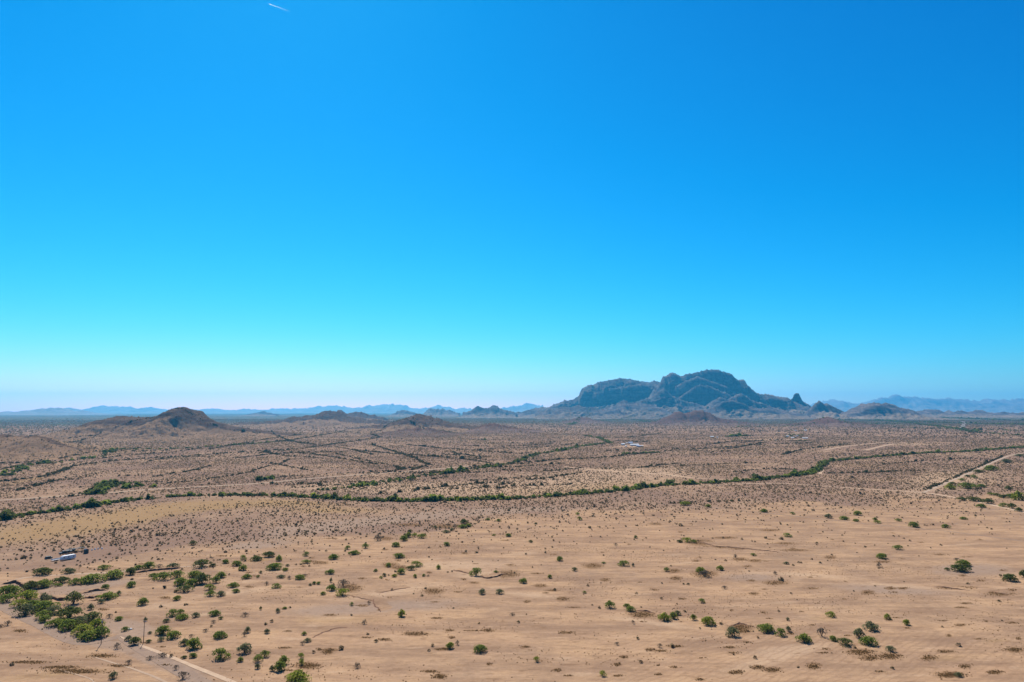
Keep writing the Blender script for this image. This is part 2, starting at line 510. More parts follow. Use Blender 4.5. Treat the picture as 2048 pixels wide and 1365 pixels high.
def build_ground():
    rad = np.concatenate([[1.0, 40.0], np.geomspace(120, 1500, 420), np.geomspace(1500, 40500, 150)[1:]])
    fine = np.radians(np.linspace(-44, 44, 460))
    coarse = np.radians(np.linspace(44, 316, 70))[1:-1]
    ang = np.concatenate([fine, coarse])
    R, A = np.meshgrid(rad, ang, indexing='ij')
    x, y = R * np.sin(A), R * np.cos(A)
    v = np.stack([x, y, np.zeros_like(x)], -1).reshape(-1, 3)
    me = np_mesh('ground', v, grid_faces(len(rad), len(ang), True)[:, ::-1])
    z1, z2 = zones(v[:, 0].astype(float), v[:, 1].astype(float))
    put_attr(me, 'zone', z1); put_attr(me, 'zone2', z2)
    # hole in the middle closed by one fan: ring of one metre under the camera
    o = link('ground', me, M['soil'])
    return tag(o, kind='structure')


build_ground()

# ------------------------------------------------------------------ hills and mountains
HF = []       # sampled height fields of the hills near enough to carry scrub


def ridge(name, layers, mat, nx, ny, base=-3.0, keep=False, rough=0.12, cell=900.0, seed=1, skirt_noise=0.3, rock_lo=0.50, rock_hi=0.78, jag=2.2):
    """A hill or mountain as one height field. A layer: depth Y, silhouette [(px, py)...] read off the photo, front and back run-out in
    metres, share of cliff."""
    xs, ys = [], []
    prep = []
    for L in layers:
        Y = L['Y']
        sx = []; sz = []
        for (px, py) in L['sil']:
            X, Z = up_at(px, py, Y)
            sx.append(X); sz.append(max(Z, 0))
        prep.append((Y, np.array(sx), np.array(sz), L['front'], L['back'], L.get('cliff', 0.0), L.get('seed', seed), L.get('jag', jag)))
        xs += [min(sx), max(sx)]; ys += [Y - L['front'], Y + L['back']]
    x0, x1, y0, y1 = min(xs), max(xs), min(ys), max(ys)
    m = 0.04 * (x1 - x0)
    yrow = np.linspace(y0, y1, ny)
    for L in layers:                                  # a grid row runs exactly along every crest
        yrow[np.argmin(np.abs(yrow - L['Y']))] = L['Y']
    X, Yg = np.meshgrid(np.linspace(x0 - m, x1 + m, nx), yrow)
    Hh = np.full(X.shape, base)
    rock = np.zeros(X.shape)
    for (Y, sx, sz, fr, bk, cliff, sd, jg) in prep:
        c = cell
        wx = (fbm(X / c, Yg / c, 4, sd + 3) - 0.5) * fr * 0.11
        wy = (fbm(X / c + 9, Yg / c, 5, sd + 5) - 0.5) * fr * skirt_noise * 2
        dy = Yg - Y
        fade = smooth(0.0, 0.25, np.abs(dy) / fr)
        xx = X + wx * fade
        S = np.interp(xx, sx, sz, left=0, right=0)
        px_m = Y / F                                     # metres under one photo pixel at this distance
        S = np.maximum(S + jg * px_m * smooth(0, 10 * px_m, S) * 2.4 * (ridged(xx / (px_m * 11), xx * 0 + sd, 4, sd + 71) - 0.62), 0) * (S > 0)
        t = np.where(dy < 0, (-dy + wy * fade) / fr, (dy + wy * fade) / bk)
        t = np.clip(t, 0, 1)
        gul = 0.55 * ridged(X / (c * 0.26), Yg / (c * 0.45), 5, sd + 21) + 0.45 * ridged((X + 0.5 * dy) / (c * 0.75), Yg / (c * 1.1), 3, sd + 27)
        soft = (1 - t) ** 1.7
        if cliff > 0:
            ta = 0.04 + 0.10 * fbm(X / (c * 0.4), Yg * 0, 3, sd + 8)
            tb = ta + 0.05 + 0.07 * gul
            af = np.clip(0.30 + 0.5 * (fbm(X / (c * 0.5), Yg / c, 4, sd + 81) - 0.3), 0.25, 0.62)
            low = af * (1 - np.clip((t - tb) / (1 - tb), 0, 1)) ** 1.6
            top = 1 - 0.10 * t / ta
            hard = np.where(t < ta, top, np.where(t < tb, 0.90 + (af - 0.90) * (t - ta) / (tb - ta), low))
            p = soft * (1 - cliff) + hard * cliff
            rk = smooth(tb + 0.06, tb - 0.01, t)
        else:
            p = soft
            rk = smooth(rock_lo, rock_hi, p + 0.25 * (gul - 0.5))
        amp = rough * smooth(0.0, 0.45, t) * (1 - t) ** 0.7
        hgt = S * p * (1 - amp * 2.3 * (1 - gul)) + S * amp * 1.5 * (fbm(X / (c * 0.08), Yg / (c * 0.08), 4, sd + 31) - 0.6)
        if cliff > 0:
            ph = hgt / 118.0 + X / 1500.0 * (1 if sd % 4 == 1 else -1) + 1.6 * fbm(X / 900.0, Yg / 900.0, 3, sd + 51)
            m_ = smooth(0.03, 0.15, t) * smooth(110, 260, hgt)
            hgt = hgt - m_ * rk * (20 + 20 * np.sin(2 * PI * ph)) + m_ * (0.35 + 0.65 * rk) * (135 * (ridged(X / 210.0, Yg / 170.0, 4, sd + 61) - 0.75) + 34 * (ridged(X / 62.0, Yg / 62.0, 3, sd + 63) - 0.7))
        hgt = np.where(S * p < 0.5, base, hgt)
        hgt = hgt + base * smooth(0.8, 1.0, t)
        up = hgt > Hh
        rock = np.where(up, rk * smooth(0, 12, S), rock)
        Hh = np.maximum(Hh, hgt)
    Hh[0, :] = base; Hh[-1, :] = base; Hh[:, 0] = base; Hh[:, -1] = base
    ox, oy = (x0 + x1) / 2, (y0 + y1) / 2
    v = np.stack([X - ox, Yg - oy, Hh], -1).reshape(-1, 3)
    me = np_mesh(name, v, grid_faces(ny, nx))
    put_float(me, 'rock', rock.ravel())
    if keep:
        HF.append((x0 - m, x1 + m, y0, y1, Hh))
    o = link(name, me, mat, loc=(ox, oy, 0), smooth=True)
    return tag(o, kind='structure')


def height(x, y):
    z = np.zeros(np.shape(x))
    for (x0, x1, y0, y1, H) in HF:
        ny, nx = H.shape
        u = (x - x0) / (x1 - x0) * (nx - 1); v = (y - y0) / (y1 - y0) * (ny - 1)
        ok = (u >= 0) & (u < nx - 1) & (v >= 0) & (v < ny - 1)
        ui = np.clip(u, 0, nx - 2).astype(int); vi = np.clip(v, 0, ny - 2).astype(int)
        fu = np.clip(u - ui, 0, 1); fv = np.clip(v - vi, 0, 1)
        h = (H[vi, ui] * (1 - fu) + H[vi, ui + 1] * fu) * (1 - fv) + (H[vi + 1, ui] * (1 - fu) + H[vi + 1, ui + 1] * fu) * fv
        z = np.where(ok, np.maximum(z, h), z)
    return z


M['hill_dark'] = rock_mat('hill_dark', (0.070, 0.048, 0.040), (0.140, 0.094, 0.068), (0.255, 0.162, 0.100), 2.5, 0.25)
M['hill_red'] = rock_mat('hill_red', (0.104, 0.061, 0.047), (0.140, 0.083, 0.063), (0.180, 0.117, 0.090), 2.0, 0.3)
M['massif'] = rock_mat('massif_rock', (0.065, 0.058, 0.064), (0.190, 0.152, 0.135), (0.230, 0.172, 0.128), 0.8, 0.60)  # dark and light rock tones widened to stand in for lit and shaded facets
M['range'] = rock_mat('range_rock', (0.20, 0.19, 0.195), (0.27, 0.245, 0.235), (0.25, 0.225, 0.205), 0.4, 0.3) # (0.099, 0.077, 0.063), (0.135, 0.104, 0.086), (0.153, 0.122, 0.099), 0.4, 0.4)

# near and middle hills
ridge('hill', [dict(Y=3000, sil=[(90, 872), (150, 862), (175, 852), (195, 845), (215, 837), (235, 832), (245, 831.5), (262, 834), (290, 834.5), (318, 832.5), (333, 825), (345, 817.5), (355, 815), (363, 814), (376, 816), (384, 822), (398, 831), (412, 837), (440, 845), (480, 855), (560, 866), (640, 874)], front=620, back=700)],
      M['hill_dark'], 260, 120, keep=True, rough=0.34, cell=380, seed=3, rock_lo=0.58, rock_hi=0.85, jag=0.9)
ridge('hill', [dict(Y=1750, sil=[(-520, 908), (-360, 896), (-200, 882), (-120, 870), (-40, 868), (30, 870), (75, 871), (95, 876), (125, 888), (170, 899), (230, 908)], front=330, back=400)],
      M['hill_dark'], 140, 80, keep=True, rough=0.4, cell=240, seed=5, rock_lo=0.75, rock_hi=1.1)
ridge('hill', [dict(Y=5200, sil=[(470, 846), (540, 843), (575, 836), (588, 832), (600, 834), (630, 828), (645, 823), (660, 820.5), (676, 822), (690, 827), (700, 833), (730, 838), (780, 843), (840, 846)], front=900, back=900)],
      M['hill_dark'], 200, 90, keep=True, rough=0.5, cell=600, seed=7)
ridge('hill', [dict(Y=7200, sil=[(660, 835), (676, 820), (684, 820), (695, 826), (710, 821.5), (722, 824), (740, 829), (770, 834)], front=900, back=900)],
      M['hill_dark'], 120, 60, rough=0.5, cell=600, seed=9)
ridge('hill', [dict(Y=4000, sil=[(700, 856), (770, 848), (800, 840), (822, 832), (832, 828.5), (845, 828), (856, 832), (878, 837), (905, 845), (940, 850), (1010, 858)], front=750, back=700)],
      M['hill_dark'], 200, 90, keep=True, rough=0.5, cell=480, seed=11)
ridge('hill', [dict(Y=3700, sil=[(930, 862), (960, 852), (978, 846), (988, 845), (1005, 850), (1040, 856), (1090, 864)], front=500, back=500),
               dict(Y=3300, sil=[(750, 872), (800, 860), (830, 855), (860, 857), (905, 866), (940, 874)], front=500, back=500)],
      M['hill_red'], 180, 90, keep=True, rough=0.5, cell=380, seed=13, rock_lo=0.6, rock_hi=0.95)
ridge('hill', [dict(Y=5900, sil=[(1290, 847), (1318, 841), (1335, 832), (1348, 825), (1356, 823.5), (1368, 825.5), (1380, 823), (1392, 820), (1404, 820), (1420, 826), (1437, 835), (1460, 840), (1510, 847)], front=800, back=800)],
      M['hill_red'], 180, 80, keep=True, rough=0.5, cell=560, seed=15, rock_lo=0.2, rock_hi=0.5)
ridge('hill', [dict(Y=5200, sil=[(1560, 851), (1610, 845), (1634, 839), (1643, 833.5), (1650, 835), (1656, 833.5), (1664, 838), (1690, 844), (1750, 851)], front=700, back=700)],
      M['hill_red'], 160, 80, keep=True, rough=0.5, cell=420, seed=17, rock_lo=0.5, rock_hi=0.7)
ridge('hill', [dict(Y=6600, sil=[(1120, 845), (1143, 838), (1158, 834), (1172, 835), (1190, 840), (1225, 845)], front=700, back=700)],
      M['hill_red'], 100, 60, keep=True, rough=0.5, cell=420, seed=19)
ridge('hill', [dict(Y=9500, sil=[(1690, 826), (1712, 819), (1725, 813), (1738, 806), (1746, 804.3), (1754, 805.5), (1760, 807.5), (1768, 805), (1778, 807.5), (1792, 811.5), (1808, 816), (1830, 823)], front=1000, back=900, cliff=0.5)],
      M['massif'], 160, 70, rough=0.5, cell=700, seed=23)
ridge('hill', [dict(Y=9800, sil=[(1612, 824), (1626, 812), (1630, 805), (1634, 803.5), (1640, 800.8), (1648, 806), (1653, 804.5), (1662, 809), (1674, 816), (1692, 824)], front=900, back=900, cliff=0.5)],
      M['massif'], 140, 60, rough=0.5, cell=700, seed=25)
ridge('hill', [dict(Y=11500, sil=[(925, 826), (942, 819), (952, 814), (958, 813.5), (965, 816), (975, 815.5), (985, 809.5), (990, 809), (1000, 815), (1015, 819), (1035, 825)], front=1200, back=1000)],
      M['massif'], 140, 60, rough=0.5, cell=800, seed=27)
ridge('hill', [dict(Y=14000, sil=[(850, 825), (860, 815), (866, 816), (874, 817), (884, 816.5), (900, 820), (920, 825)], front=1000, back=1000)],
      M['massif'], 100, 50, rough=0.5, cell=800, seed=29)
ridge('hill', [dict(Y=13500, sil=[(785, 828), (794, 821), (804, 818.5), (812, 819), (820, 823), (838, 826)], front=900, back=900)],
      M['massif'], 90, 50, rough=0.5, cell=800, seed=31)
ridge('hill', [dict(Y=14500, sil=[(500, 829), (512, 824), (522, 822.5), (532, 823), (542, 826), (556, 829)], front=900, back=900)],
      M['massif'], 90, 50, rough=0.5, cell=800, seed=33)
ridge('hill', [dict(Y=12000, sil=[(1815, 827), (1830, 821), (1852, 819), (1862, 817.5), (1872, 819.5), (1890, 822), (1945, 821), (1960, 820), (1985, 824), (2020, 824.5), (2060, 826)], front=900, back=900)],
      M['massif'], 120, 50, rough=0.5, cell=800, seed=35)

# the big massif
ridge('mountain', [
    dict(Y=11800, cliff=0.75, front=1900, back=1500, seed=41, sil=[(1030, 826), (1060, 818), (1080, 814), (1098, 812.5), (1114, 805), (1125, 801), (1136, 799.5), (1147, 799.5), (1153, 795), (1158, 791), (1160.5, 783), (1163.5, 776), (1171, 772), (1182, 769.5), (1193, 765), (1204, 761.5), (1222, 758.5), (1241, 755.8), (1260, 757.5), (1277, 760), (1294, 763.4), (1302, 762), (1308, 761), (1319, 764.5), (1340, 790), (1370, 824)]),
    dict(Y=11300, cliff=0.7, front=1900, back=1600, seed=43, sil=[(1270, 824), (1296, 795), (1312, 772), (1320, 764), (1323, 756.5), (1328, 751.5), (1333, 749.5), (1339, 745.4), (1350, 745), (1356, 748), (1361, 752), (1367, 751), (1374, 748), (1385, 746.5), (1396, 742.6), (1406, 740.5), (1415, 738.6), (1424, 737.5), (1432, 737), (1445, 741.7), (1456, 745), (1465, 748), (1470, 755.6), (1480, 761), (1482, 757.8), (1488, 758.2), (1491, 765), (1500, 774), (1513, 786), (1526, 788), (1541, 790), (1556, 792), (1573, 794.6), (1578, 799), (1590, 800), (1604, 803), (1615, 810), (1635, 818), (1670, 826)]),
    dict(Y=11250, cliff=1.0, front=420, back=380, seed=44, jag=0.2, sil=[(1574, 812), (1580, 800), (1585, 797), (1587.5, 790), (1590, 787.5), (1594, 786.5), (1597.5, 787), (1600.5, 793), (1604, 801), (1611, 808), (1618, 816)]),
    dict(Y=11050, cliff=0.85, front=1100, back=500, seed=46, sil=[(1325, 812), (1342, 785), (1352, 772), (1366, 763), (1380, 757), (1393, 751.5), (1410, 756), (1433, 766), (1455, 774), (1475, 783), (1500, 796), (1520, 812)]),
    dict(Y=10850, cliff=0.85, front=1000, back=400, seed=48, sil=[(1335, 818), (1355, 797), (1372, 783), (1386, 775), (1400, 770), (1414, 771), (1432, 777), (1450, 784), (1468, 795), (1490, 812)]),
    dict(Y=11550, cliff=0.8, front=1200, back=400, seed=50, sil=[(1160, 812), (1178, 794), (1195, 783), (1220, 776), (1250, 772), (1275, 768), (1292, 769), (1305, 776), (1318, 790), (1330, 808)]),
    dict(Y=10600, cliff=0.35, front=1300, back=900, seed=45, sil=[(1215, 826), (1250, 812), (1280, 801), (1300, 794), (1311, 786), (1318, 780), (1328, 776), (1335, 782), (1343, 790), (1363, 799), (1374, 801.5), (1400, 808), (1440, 822)]),
    dict(Y=10500, cliff=0.3, front=1300, back=900, seed=47, sil=[(1400, 818), (1425, 801), (1441, 794), (1455, 798), (1470, 791), (1478, 785.5), (1483, 784), (1490, 790), (1497, 795.5), (1515, 804), (1540, 812), (1565, 822)]),
    dict(Y=10100, front=1000, back=800, seed=49, sil=[(1160, 827), (1190, 819), (1225, 812), (1240, 804), (1250, 800.5), (1262, 803.5), (1290, 806), (1310, 812), (1345, 824)]),
    dict(Y=9700, front=900, back=700, seed=51, sil=[(1070, 827), (1094, 817), (1104, 818.5), (1114, 818), (1121, 813), (1128, 811), (1136, 812.5), (1144, 813), (1156, 811), (1175, 814), (1197, 817), (1215, 820), (1225, 821), (1235, 817), (1243, 822), (1260, 827)]),
    dict(Y=9600, cliff=0.3, front=900, back=700, seed=53, sil=[(1400, 826), (1420, 815), (1437, 808), (1447, 801.5), (1461, 799.5), (1472, 802), (1482, 805), (1498, 812), (1520, 816), (1540, 815), (1563, 819), (1600, 827)]),
], M['massif'], 900, 420, keep=True, rough=0.42, cell=1100, seed=41, skirt_noise=0.16)

# far ranges fading into the air
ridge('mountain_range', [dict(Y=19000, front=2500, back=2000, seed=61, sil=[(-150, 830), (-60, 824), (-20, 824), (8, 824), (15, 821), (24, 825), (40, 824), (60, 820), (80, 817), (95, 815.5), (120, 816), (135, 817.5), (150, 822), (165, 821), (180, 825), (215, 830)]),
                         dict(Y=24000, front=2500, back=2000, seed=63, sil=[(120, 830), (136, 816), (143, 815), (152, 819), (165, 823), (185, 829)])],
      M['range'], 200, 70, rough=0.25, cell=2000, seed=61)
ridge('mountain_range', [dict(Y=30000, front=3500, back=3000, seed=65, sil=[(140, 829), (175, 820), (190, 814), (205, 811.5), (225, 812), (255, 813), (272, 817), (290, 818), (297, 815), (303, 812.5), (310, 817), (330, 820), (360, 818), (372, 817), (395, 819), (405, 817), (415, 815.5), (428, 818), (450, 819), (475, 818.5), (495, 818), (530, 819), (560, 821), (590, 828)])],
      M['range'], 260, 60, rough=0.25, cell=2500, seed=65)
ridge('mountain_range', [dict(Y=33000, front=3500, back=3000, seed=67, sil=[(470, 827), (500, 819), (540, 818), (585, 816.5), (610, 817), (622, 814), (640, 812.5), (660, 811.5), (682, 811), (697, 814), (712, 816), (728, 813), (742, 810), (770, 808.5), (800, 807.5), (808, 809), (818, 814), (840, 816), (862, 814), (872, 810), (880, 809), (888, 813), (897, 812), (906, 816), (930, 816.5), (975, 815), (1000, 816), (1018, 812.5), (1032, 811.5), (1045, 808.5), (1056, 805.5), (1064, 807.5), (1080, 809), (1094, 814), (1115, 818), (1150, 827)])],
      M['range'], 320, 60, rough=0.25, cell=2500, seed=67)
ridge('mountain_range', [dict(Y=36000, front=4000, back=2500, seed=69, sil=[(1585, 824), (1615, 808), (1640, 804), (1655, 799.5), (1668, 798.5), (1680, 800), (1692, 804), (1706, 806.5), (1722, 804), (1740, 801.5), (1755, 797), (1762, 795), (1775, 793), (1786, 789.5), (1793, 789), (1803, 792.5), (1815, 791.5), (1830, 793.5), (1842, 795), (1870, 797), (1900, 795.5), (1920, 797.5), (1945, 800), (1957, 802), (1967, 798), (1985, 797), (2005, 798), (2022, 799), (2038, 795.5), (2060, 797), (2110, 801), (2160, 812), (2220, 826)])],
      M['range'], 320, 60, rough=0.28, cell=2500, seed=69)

# ------------------------------------------------------------------ roads and tracks
def ribbon(name, pts, width, mat, z=0.06, step=None, jit=0.15):
    P = [Vector(G(px, py)) for px, py in pts]
    W = width if isinstance(width, (list, tuple)) else [width] * len(P)
    out, ws = [], []
    for i in range(len(P) - 1):
        n = max(2, int((P[i + 1] - P[i]).length / (step or 8.0)))
        n = min(n, 160)
        for k in range(n):
            t = k / n
            p0 = P[max(i - 1, 0)]; p1 = P[i]; p2 = P[i + 1]; p3 = P[min(i + 2, len(P) - 1)]
            q = 0.5 * ((2 * p1) + (p2 - p0) * t + (2 * p0 - 5 * p1 + 4 * p2 - p3) * t * t + (3 * p1 - p0 - 3 * p2 + p3) * t ** 3)
            out.append(q); ws.append(W[i] * (1 - t) + W[i + 1] * t)
    out.append(P[-1]); ws.append(W[-1])
    v, f = [], []
    rnd = random.Random(len(out))
    for i, q in enumerate(out):
        d = (out[min(i + 1, len(out) - 1)] - out[max(i - 1, 0)]); d.z = 0; d.normalize()
        nrm = Vector((-d.y, d.x, 0))
        w = ws[i] / 2
        a = q + nrm * w * (1 + rnd.uniform(-jit, jit)); b = q - nrm * w * (1 + rnd.uniform(-jit, jit))
        hz = float(height(np.array([q.x]), np.array([q.y]))[0])
        v += [(a.x, a.y, z + hz), (b.x, b.y, z + hz)]
        if i: f.append((2 * i - 2, 2 * i - 1, 2 * i + 1, 2 * i))
    me = np_mesh(name, np.array(v), np.array(f))
    return tag(link(name, me, mat), kind='structure')


ribbon('dirt_road', [(-60, 1006), (0, 1001), (90, 995), (178, 988), (241, 984), (305, 979), (420, 973), (520, 967), (615, 958), (717, 950), (820, 943), (890, 937), (960, 931)], 6.5, M['grey_pale'])
ribbon('dirt_road', [(1846, 986), (1905, 961), (1955, 939), (2015, 913), (2050, 906)], [4, 4, 4.5, 5, 5], M['grey_pale'], 0.07)
ribbon('dirt_road', [(2110, 1040), (2048, 1025), (1955, 1004), (1901, 994), (1848, 986), (1727, 978), (1607, 970), (1553, 967), (1470, 969), (1380, 974)], [6, 6, 6, 6, 6, 5, 5, 5, 4, 3], M['pale_road'], 0.06)
ribbon('dirt_track', [(1322, 1009), (1388, 1012), (1508, 1024), (1647, 1039), (1733, 1048), (1821, 1056), (1901, 1064), (2048, 1083), (2120, 1094)], 2.6, M['grey_road'])
ribbon('dirt_track', [(1130, 934), (1185, 940), (1250, 945), (1285, 947), (1330, 949), (1382, 956), (1450, 960)], 6.0, M['pale_road'])
ribbon('dirt_track', [(0, 1170), (48, 1156), (127, 1150), (211, 1146), (254, 1142), (317, 1139), (368, 1134), (430, 1131)], [3, 4, 4, 4, 4, 4, 3, 2], M['tan_road'])
ribbon('dirt_road', [(238, 1270), (262, 1287), (300, 1308), (345, 1333), (401, 1365), (470, 1408)], [3, 6, 7, 7, 7.5, 8], M['grey_road'])
ribbon('dirt_road', [(246, 1274), (215, 1279), (178, 1286), (140, 1280), (95, 1258), (50, 1236), (0, 1213), (-50, 1190)], [5, 6, 6.5, 6.5, 6, 6, 6, 6], M['grey_road'], 0.05)
ribbon('road_berm', [(240, 1274), (269, 1287), (330, 1310), (398, 1338), (465, 1365), (560, 1404)], [0.9, 1.5, 2.1, 2.3, 2.5, 2.6], M['pale_road'], 0.10)
ribbon('dirt_track', [(186, 1314), (222, 1325), (254, 1334), (285, 1345), (315, 1357), (345, 1372)], [0.7, 1.0, 1.2, 1.2, 1.2, 1.2], M['tan_road'])
ribbon('dirt_track', [(120, 1340), (155, 1350), (180, 1358), (188, 1366), (190, 1380)], 0.7, M['tan_road'])
ribbon('dirt_track', [(1650, 900), (1693, 893), (1760, 886), (1800, 886), (1850, 890), (1900, 889)], 10, M['tan_road'])
ribbon('dirt_track', [(1730, 901), (1768, 892), (1790, 888)], 11, M['tan_road'], 0.08)
ribbon('highway', [(1921, 860), (1924, 856), (1928, 850), (1927, 846), (1924, 842)], [26, 27, 28, 30, 34], M['asphalt'], 0.5, 20, 0.02)
ribbon('sand_wash', [(1638, 948), (1641, 940), (1640, 933), (1648, 927)], [9, 11, 10, 5], M['pale_road'], 0.09)

# ------------------------------------------------------------------ eroded banks of the gullies
def bank(pts, hgt, seed):
    P = [Vector(G(px, py)) for px, py in pts]
    rnd = random.Random(seed)
    line = []
    for i in range(len(P) - 1):
        n = max(3, int((P[i + 1] - P[i]).length / 1.2))
        for k in range(n): line.append(P[i].lerp(P[i + 1], k / n))
    line.append(P[-1])
    n = len(line)
    V, Fc = [], []
    wob = 0
    for i, q in enumerate(line):
        d = line[min(i + 1, n - 1)] - line[max(i - 1, 0)]; d.normalize()
        nrm = Vector((-d.y, d.x, 0))
        if nrm.y < 0: nrm = -nrm                      # away from the camera side: the upper terrace
        wob = 0.8 * wob + rnd.uniform(-0.5, 0.5)
        e = min(1, i / 4, (n - 1 - i) / 4)
        h = hgt * e * (0.7 + 0.5 * rnd.random()) + 0.01
        base = q + nrm * wob
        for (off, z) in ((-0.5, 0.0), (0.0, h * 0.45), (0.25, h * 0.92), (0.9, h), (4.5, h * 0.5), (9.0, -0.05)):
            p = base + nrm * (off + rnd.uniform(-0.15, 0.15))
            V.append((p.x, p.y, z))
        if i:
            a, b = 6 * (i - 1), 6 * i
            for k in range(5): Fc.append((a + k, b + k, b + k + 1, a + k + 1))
    me = bpy.data.meshes.new('eroded_bank')
    me.from_pydata(V, [], Fc)
    me.update()
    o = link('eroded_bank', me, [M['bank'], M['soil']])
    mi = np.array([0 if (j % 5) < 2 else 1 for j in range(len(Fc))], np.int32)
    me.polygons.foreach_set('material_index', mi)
    return tag(o, kind='structure')


for i, (pts, h) in enumerate([
    ([(0, 1169), (15, 1168), (32, 1166), (42, 1171), (52, 1177), (60, 1183), (68, 1183)], 1.7),
    ([(92, 1194), (100, 1198), (112, 1202), (128, 1201), (136, 1196)], 1.5),
    ([(160, 1188), (175, 1186), (190, 1183), (205, 1182), (216, 1181)], 1.2),
    ([(160, 1197), (176, 1198), (188, 1197), (198, 1194), (210, 1192), (226, 1190)], 1.2),
    ([(176, 1202), (190, 1202), (204, 1199)], 0.9),
    ([(265, 1147), (285, 1145), (305, 1142), (330, 1140), (350, 1138), (364, 1135)], 1.2),
    ([(294, 1162), (306, 1157), (318, 1154)], 0.9),
    ([(905, 1141), (925, 1144), (940, 1149)], 0.6), ([(955, 1153), (975, 1157), (995, 1154), (1012, 1147)], 0.9),
    ([(745, 1197), (748, 1205), (752, 1213), (764, 1222)], 0.25),
    ([(625, 1276), (645, 1266), (668, 1257), (695, 1254)], 0.2),
    ([(700, 1191), (725, 1197), (745, 1202)], 0.22), ([(757, 1187), (785, 1181), (820, 1174)], 0.3),
    ([(1400, 1084), (1430, 1093), (1470, 1096), (1500, 1099), (1560, 1105)], 0.5),
    ([(1270, 1222), (1290, 1224), (1310, 1228)], 0.7), ([(1460, 1252), (1478, 1247), (1500, 1252)], 0.7),
    ([(1868, 1173), (1900, 1177), (1940, 1182)], 0.5), ([(1985, 1184), (2020, 1190)], 0.5)]):
    bank(pts, h, i + 1)

# ------------------------------------------------------------------ plants
def rnd_unit(rs, n):
    v = rs.normal(size=(n, 3))
    return v / np.linalg.norm(v, axis=1, keepdims=True)


def quads(c, nrm, size, rs, squash=0.55):
    """one leaf clump (a bent quad) at every centre"""
    n = len(c)
    t = rnd_unit(rs, n)
    u = np.cross(nrm, t); u /= np.linalg.norm(u, axis=1, keepdims=True) + 1e-9
    w = np.cross(nrm, u)
    u = u * size[:, None]; w = w * (size * squash)[:, None]
    bend = nrm * (size * 0.25)[:, None]
    v = np.stack([c - u - bend, c - w + bend, c + u - bend, c + w + bend], 1).reshape(-1, 3)
    f = np.arange(4 * n).reshape(-1, 4)
    return v, f


def crown_mesh(seed, lobes=9, leaves=900, size=0.045, low=0.02, spread=0.33, top=0.60):
    """crown of a desert tree, one unit wide: clumps on several lobes with gaps between them"""
    rs = np.random.RandomState(seed)
    C, N, S = [], [], []
    ang0 = rs.uniform(0, 2 * PI)
    per = leaves // lobes
    for k in range(lobes):
        a = ang0 + 2 * PI * k * 0.618
        rr = spread * math.sqrt((k + 0.3) / lobes) * rs.uniform(0.85, 1.15)
        zc = low + (top - low) * (0.62 - 0.45 * rr / spread + rs.uniform(-0.12, 0.12)) * 0.9
        cen = np.array([rr * math.cos(a), rr * math.sin(a), zc])
        rad = np.array([1, 1, 0.85]) * rs.uniform(0.17, 0.25)
        d = rnd_unit(rs, per)
        d[:, 2] = np.where(d[:, 2] < -0.45, -d[:, 2], d[:, 2])
        rho = rs.uniform(0.55, 1.08, per) ** 0.6
        p = cen + d * rad * rho[:, None]
        p[:, 2] = np.maximum(p[:, 2], 0.03 + 0.03 * rs.uniform(size=per))
        C.append(p); N.append(d * 0.7 + rnd_unit(rs, per) * 0.6); S.append(size * rs.uniform(0.6, 1.4, per))
    # stray sprays beyond the outline
    m = leaves // 12
    a = rs.uniform(0, 2 * PI, m); r = rs.uniform(0.3, 0.54, m); z = rs.uniform(low, top * 0.9, m) * (1.15 - r)
    C.append(np.stack([r * np.cos(a), r * np.sin(a), z], 1)); N.append(rnd_unit(rs, m)); S.append(size * rs.uniform(0.5, 0.9, m))
    C = np.concatenate(C); N = np.concatenate(N); S = np.concatenate(S)
    N /= np.linalg.norm(N, axis=1, keepdims=True)
    v, f = quads(C, N, S, rs)
    return np_mesh('crown', v, f)


def limb_mesh(seed, stems=5, r0=0.022, top=0.45, spread=0.28):
    rs = random.Random(seed)
    V, Fc = [], []
    def tube(p0, p1, ra, rb, seg=3):
        n = 5
        for s in range(seg + 1):
            t = s / seg
            c = p0.lerp(p1, t) + Vector((math.sin(t * 5 + seed) * 0.012, math.cos(t * 4 + seed) * 0.012, 0)) * t
            r = ra * (1 - t) + rb * t
            for k in range(n):
                a = 2 * PI * k / n
                V.append((c.x + r * math.cos(a), c.y + r * math.sin(a), c.z))
        b = len(V) - (seg + 1) * n
        for s in range(seg):
            for k in range(n):
                Fc.append((b + s * n + k, b + s * n + (k + 1) % n, b + (s + 1) * n + (k + 1) % n, b + (s + 1) * n + k))
    for i in range(stems):
        a = 2 * PI * i / stems + rs.uniform(-0.4, 0.4)
        e = Vector((math.cos(a) * spread * rs.uniform(0.5, 1), math.sin(a) * spread * rs.uniform(0.5, 1), top * rs.uniform(0.6, 1)))
        m = e * 0.5
        tube(Vector((math.cos(a) * 0.012, math.sin(a) * 0.012, -0.01)), m, r0, r0 * 0.65)
        tube(m, e, r0 * 0.65, r0 * 0.25)
        for j in range(2):
            e2 = m + Vector((rs.uniform(-0.16, 0.16), rs.uniform(-0.16, 0.16), rs.uniform(0.08, 0.2)))
            tube(m, e2, r0 * 0.5, r0 * 0.15, 2)
    me = bpy.data.meshes.new('trunk')
    me.from_pydata(V, [], Fc); me.update()
    return me


